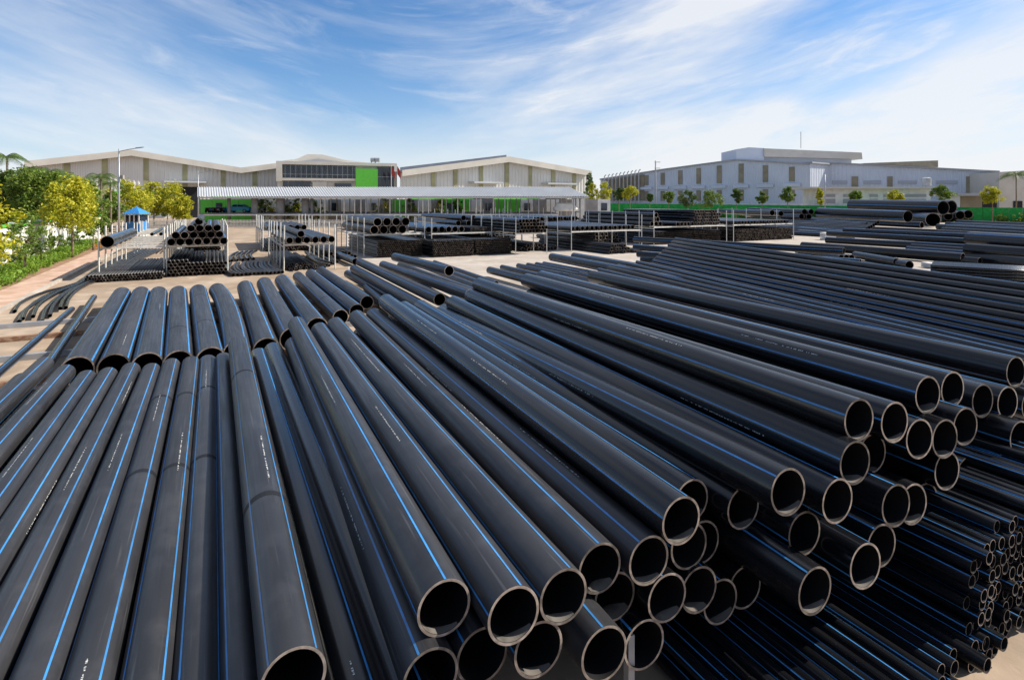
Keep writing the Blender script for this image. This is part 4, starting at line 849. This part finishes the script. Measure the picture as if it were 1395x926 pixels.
def tree(base, h, cw, ch, m, label, seed, nclump=34, nleaf=60, leaf=.12, tr=.07, group=None, name='tree', lean=0):
    rr = random.Random(seed); base = Vector(base); o = empty(name, base, label, 'tree', group)
    top = Vector((lean, 0, h-ch*.5)); mb = MB(); pts = [Vector((0, 0, -.05)), Vector((lean*.3+rr.uniform(-.05, .05), 0, (h-ch)*.5)), Vector((lean*.7, 0, h-ch*.85)), top]
    mb.tube(pts, [tr*1.25, tr, tr*.8, tr*.3], 8); cl = []
    for k in range(nclump):
        t = rr.random(); z = h-ch + ch*t; prof = math.sin(math.pi*min(1, .12+.83*t))**.7
        a = rr.uniform(0, 6.283); q = cw/2*prof*rr.uniform(.35, 1.0)*(1+.32*math.sin(2*a+seed)+.2*math.sin(5*t+seed*1.7))
        c = Vector((lean+math.cos(a)*q, math.sin(a)*q, z+rr.uniform(-.1, .1)*ch)); cl.append((c, cw*.13*rr.uniform(.5, 1.6)))
        if k % 4 == 0: mb.tube([Vector((lean*.8, 0, h-ch*.85+ch*.4*t)), c*.6+top*.4, c], [tr*.45, tr*.3, tr*.1], 5)
    mb.build('trunk', M_bark, o, smooth=True); leafmesh('crown', m, cl, nleaf, leaf, seed, o, Vector((0, 0, 0))); return o
def palm(base, h, n, fl, label, seed, group='palms behind the wall'):
    rr = random.Random(seed); o = empty('palm_tree', base, label, 'palm', group); mb = MB(); mb.tube([(0, 0, 0), (.1, 0, h*.5), (.05, 0, h)], [.17, .13, .10], 8); mb.build('trunk', M_bark, o, smooth=True)
    for k in range(n):
        a = k*6.283/n+rr.uniform(-.2, .2); e = rr.uniform(.1, .95); mb = MB(); P = []
        for t in range(8):
            v = t/7; P.append(Vector((math.cos(a)*fl*v*(1-.15*e), math.sin(a)*fl*v*(1-.15*e), h+fl*(e*v-(.55+.5*e)*v*v))))
        mb.tube(P, [.03-.003*t for t in range(8)], 4, caps=False)
        for t in range(1, 22):
            v = t/22*7; i = min(int(v), 6); p = P[i].lerp(P[i+1], v-i); dr = (P[i+1]-P[i]).normalized(); sd = dr.cross(Vector((0, 0, 1))).normalized()
            l = fl*.30*math.sin(math.pi*min(.95, .15+t/24))
            for sg in (-1, 1):
                tip = p+sd*sg*l*.8+dr*l*.45-Vector((0, 0, l*.45)); mb.quad(p, p+dr*.07, tip, tip-dr*.02)
        mb.build('frond', M_palm, o)
# hedge ground cover and wall at the left
rr = random.Random(3); cl = []
for k in range(900):
    s = rr.uniform(20, 66); u = rr.uniform(-10.9, -8.72-.02*(s-30)); z = .18+.22*rr.random()+.25*max(0, (s-50)/16)*rr.random(); cl.append((us(u, s, z), .27))
leafmesh('ground_cover', M_hedge, cl, 42, .075, 5, None, Vector((0, 0, 0)), kind='stuff', label='low clipped green ground cover beside the paved path', cat='hedge')
soil = sheet('planting_bed', [us(-11.1, 5, .008), us(-8.72, 5, .008), us(-8.72, 95, .008), us(-11.1, 95, .008)], M_wood)
cl = [(us(rr.uniform(-9.2, -7.3), rr.uniform(60, 72), .35*rr.random()+.15), .3) for k in range(120)]
leafmesh('flower_bed', M_orange, cl, 24, .09, 6, None, Vector((0, 0, 0)), kind='stuff', label='low orange flowers at the end of the paved path', cat='flowers')
wl = empty('garden_wall', us(-11.4, 48), 'white garden wall with a green coping behind the left plants', 'wall'); inv = -wl.location
for k in range(19):
    s = 18+k*3.2; mb = MB(); mb.box(us(-11.4, s+1.55, 1.25)+inv, (.16, 3.0, 2.5), UD); mb.build('panel', M_stucco, wl)
    mb = MB(); mb.box(us(-11.35, s, 1.4)+inv, (.34, .34, 2.8), UD); mb.build('pillar', M_stucco, wl)
    mb = MB(); mb.box(us(-11.4, s+1.6, 2.6)+inv, (.3, 2.84, .16), UD); mb.build('coping', M_green, wl)
tree(us(-9.4, 33.0), 4.6, 3.1, 3.2, M_leafy, 'bright yellow-green tree cut by the left edge', 21, 70, 80, .11)
tree(us(-9.3, 40.4), 3.1, 2.3, 2.2, M_leaf, 'small sapling with a pale trunk in the ground cover', 22, 34, 44, .10, .07, lean=.1)
tree(us(-9.2, 52), 5.5, 4.0, 3.3, M_leafy, 'yellow tree with a straight thin trunk before the white wall', 23, 90, 90, .12, .09)
tree(us(-9.0, 59), 4.8, 2.4, 3.6, M_leaf, 'slender darker tree right of the yellow one', 24, 50, 60, .12)
tree(us(-10.6, 44), 2.6, 1.6, 2.4, M_leafd, 'dark shrub climbing the white wall behind the sapling', 25, 26, 50, .11)
for k, s in enumerate((36, 48, 56, 62)): tree(us(-10.8, s), 2.3, 1.3, 2.1, M_leaf, 'leafy shrub against the garden wall, %s from the left' % ORD[k], 60+k, 20, 40, .11, .04, group='shrubs against the garden wall')
for k, (x, y, Y, h, cw, m) in enumerate([(18, 255, 62, 6.8, 5.2, M_leafd), (52, 250, 60, 7.2, 5.6, M_leaf), (88, 252, 66, 6.6, 4.8, M_leafd), (-12, 240, 66, 7.4, 5.5, M_leaf), (118, 256, 72, 6.2, 4.0, M_leaf), (40, 240, 74, 7.8, 5.0, M_leafd)]):
    p = gp(x, Y); tree(p, h, cw, h*.75, m, 'big dense tree behind the garden wall, %s of the clump' % ORD[k], 30+k, 90, 90, .2, .16, group='big trees behind the garden wall')
for k, (x, Y, h, cw, m) in enumerate([(173, 84, 6.9, 4.8, M_leafy), (192, 92, 6.4, 4.6, M_leafy), (210, 96, 6.9, 4.0, M_leafy), (236, 96, 6.8, 5.0, M_leafy), (228, 104, 6.2, 4.0, M_leaf), (152, 80, 5.0, 3.4, M_leaf), (249, 92, 4.6, 3.0, M_leafy)]):
    tree(gp(x, Y), h, cw, h*.68, m, 'yellow-green tree near the kiosk, %s of the row' % ORD[k], 70+k, 60, 70, .18, .1, group='trees near the kiosk')
palm(gp(9, 66), 9.3, 15, 2.6, 'palm with a tall crown at the left edge of the sky', 1)
palm(gp(137, 74), 7.3, 14, 2.5, 'slim palm with a clear trunk left of the lamp post', 2)
palm(gp(150, 78), 6.6, 13, 2.4, 'shorter palm right beside the slim palm', 3)
palm(gp(68, 64), 7.4, 14, 3.0, 'palm half hidden behind the big trees', 4)
palm(gp(1384, 128), 10.2, 16, 3.8, 'palm at the right edge before the concrete block', 5, None)
# trees at the right
for k, (x, Y, cw, ch, m, yt) in enumerate([(803, 138, 2.8, 5.5, M_leafd, 237), (807, 128, 3.0, 4.2, M_leafy, 252), (822, 126, 3.0, 4.6, M_leafy, 251), (843, 138, 2.4, 3.0, M_leafd, 256), (858, 136, 3.8, 2.6, M_leafy, 255), (885, 132, 1.8, 1.6, M_leafd, 265), (911, 132, 3.0, 2.2, M_leaf, 262), (937, 131, 4.2, 3.0, M_leafd, 262), (967, 129, 5.0, 3.0, M_leaf, 262),
        (1003, 124, 2.3, 2.6, M_leafd, 259), (1038, 122, 2.0, 2.0, M_leaf, 263), (1073, 118, 2.5, 2.8, M_leaf, 256), (1117, 117, 2.0, 2.9, M_leafy, 259), (1166, 116, 3.0, 1.8, M_leaf, 262), (1219, 114, 2.9, 1.6, M_leafy, 262), (1282, 112, 3.4, 3.0, M_leaf, 255), (1352, 109, 3.6, 2.6, M_leafy, 256)]):
    h = zat(yt, Y); tree(gp(x, Y), h, cw, ch, m, 'roadside tree behind the yard, %s from the left along the green fence' % ORD[k], 100+k, 44, 80, .17, .08, group='trees along the green fence')
rr = random.Random(9)
for k in range(34):
    t = k/34+.01; p = GA.lerp(GB, t)+Vector((0, -1.2, 0))
    if rr.random() < .25: continue
    cl = [(Vector((rr.uniform(-1.3, 1.3), rr.uniform(-.3, .3), rr.uniform(.1, .3+1.7*rr.random()))), .36) for _ in range(18)]
    o = empty('shrub', p, 'shrub at the foot of the green fence, %s of the row' % (ORD[k] if k < 20 else 'twenty-'+ORD[k-20]), 'shrub', 'shrubs along the green fence'); leafmesh('foliage', M_leafd if rr.random() < .6 else M_leaf, cl, 44, .14, 200+k, o, Vector((0, 0, 0)))
for k, x in enumerate((356, 368, 395, 405, 433, 520, 560, 600, 625)):
    tree(gp(x, 110), 4.6, 3.2, 3.6, M_leafy if k % 2 else M_leaf, 'small garden tree seen under the canopy, %s from the left' % ORD[k], 300+k, 26, 44, .16, group='garden trees under the canopy')
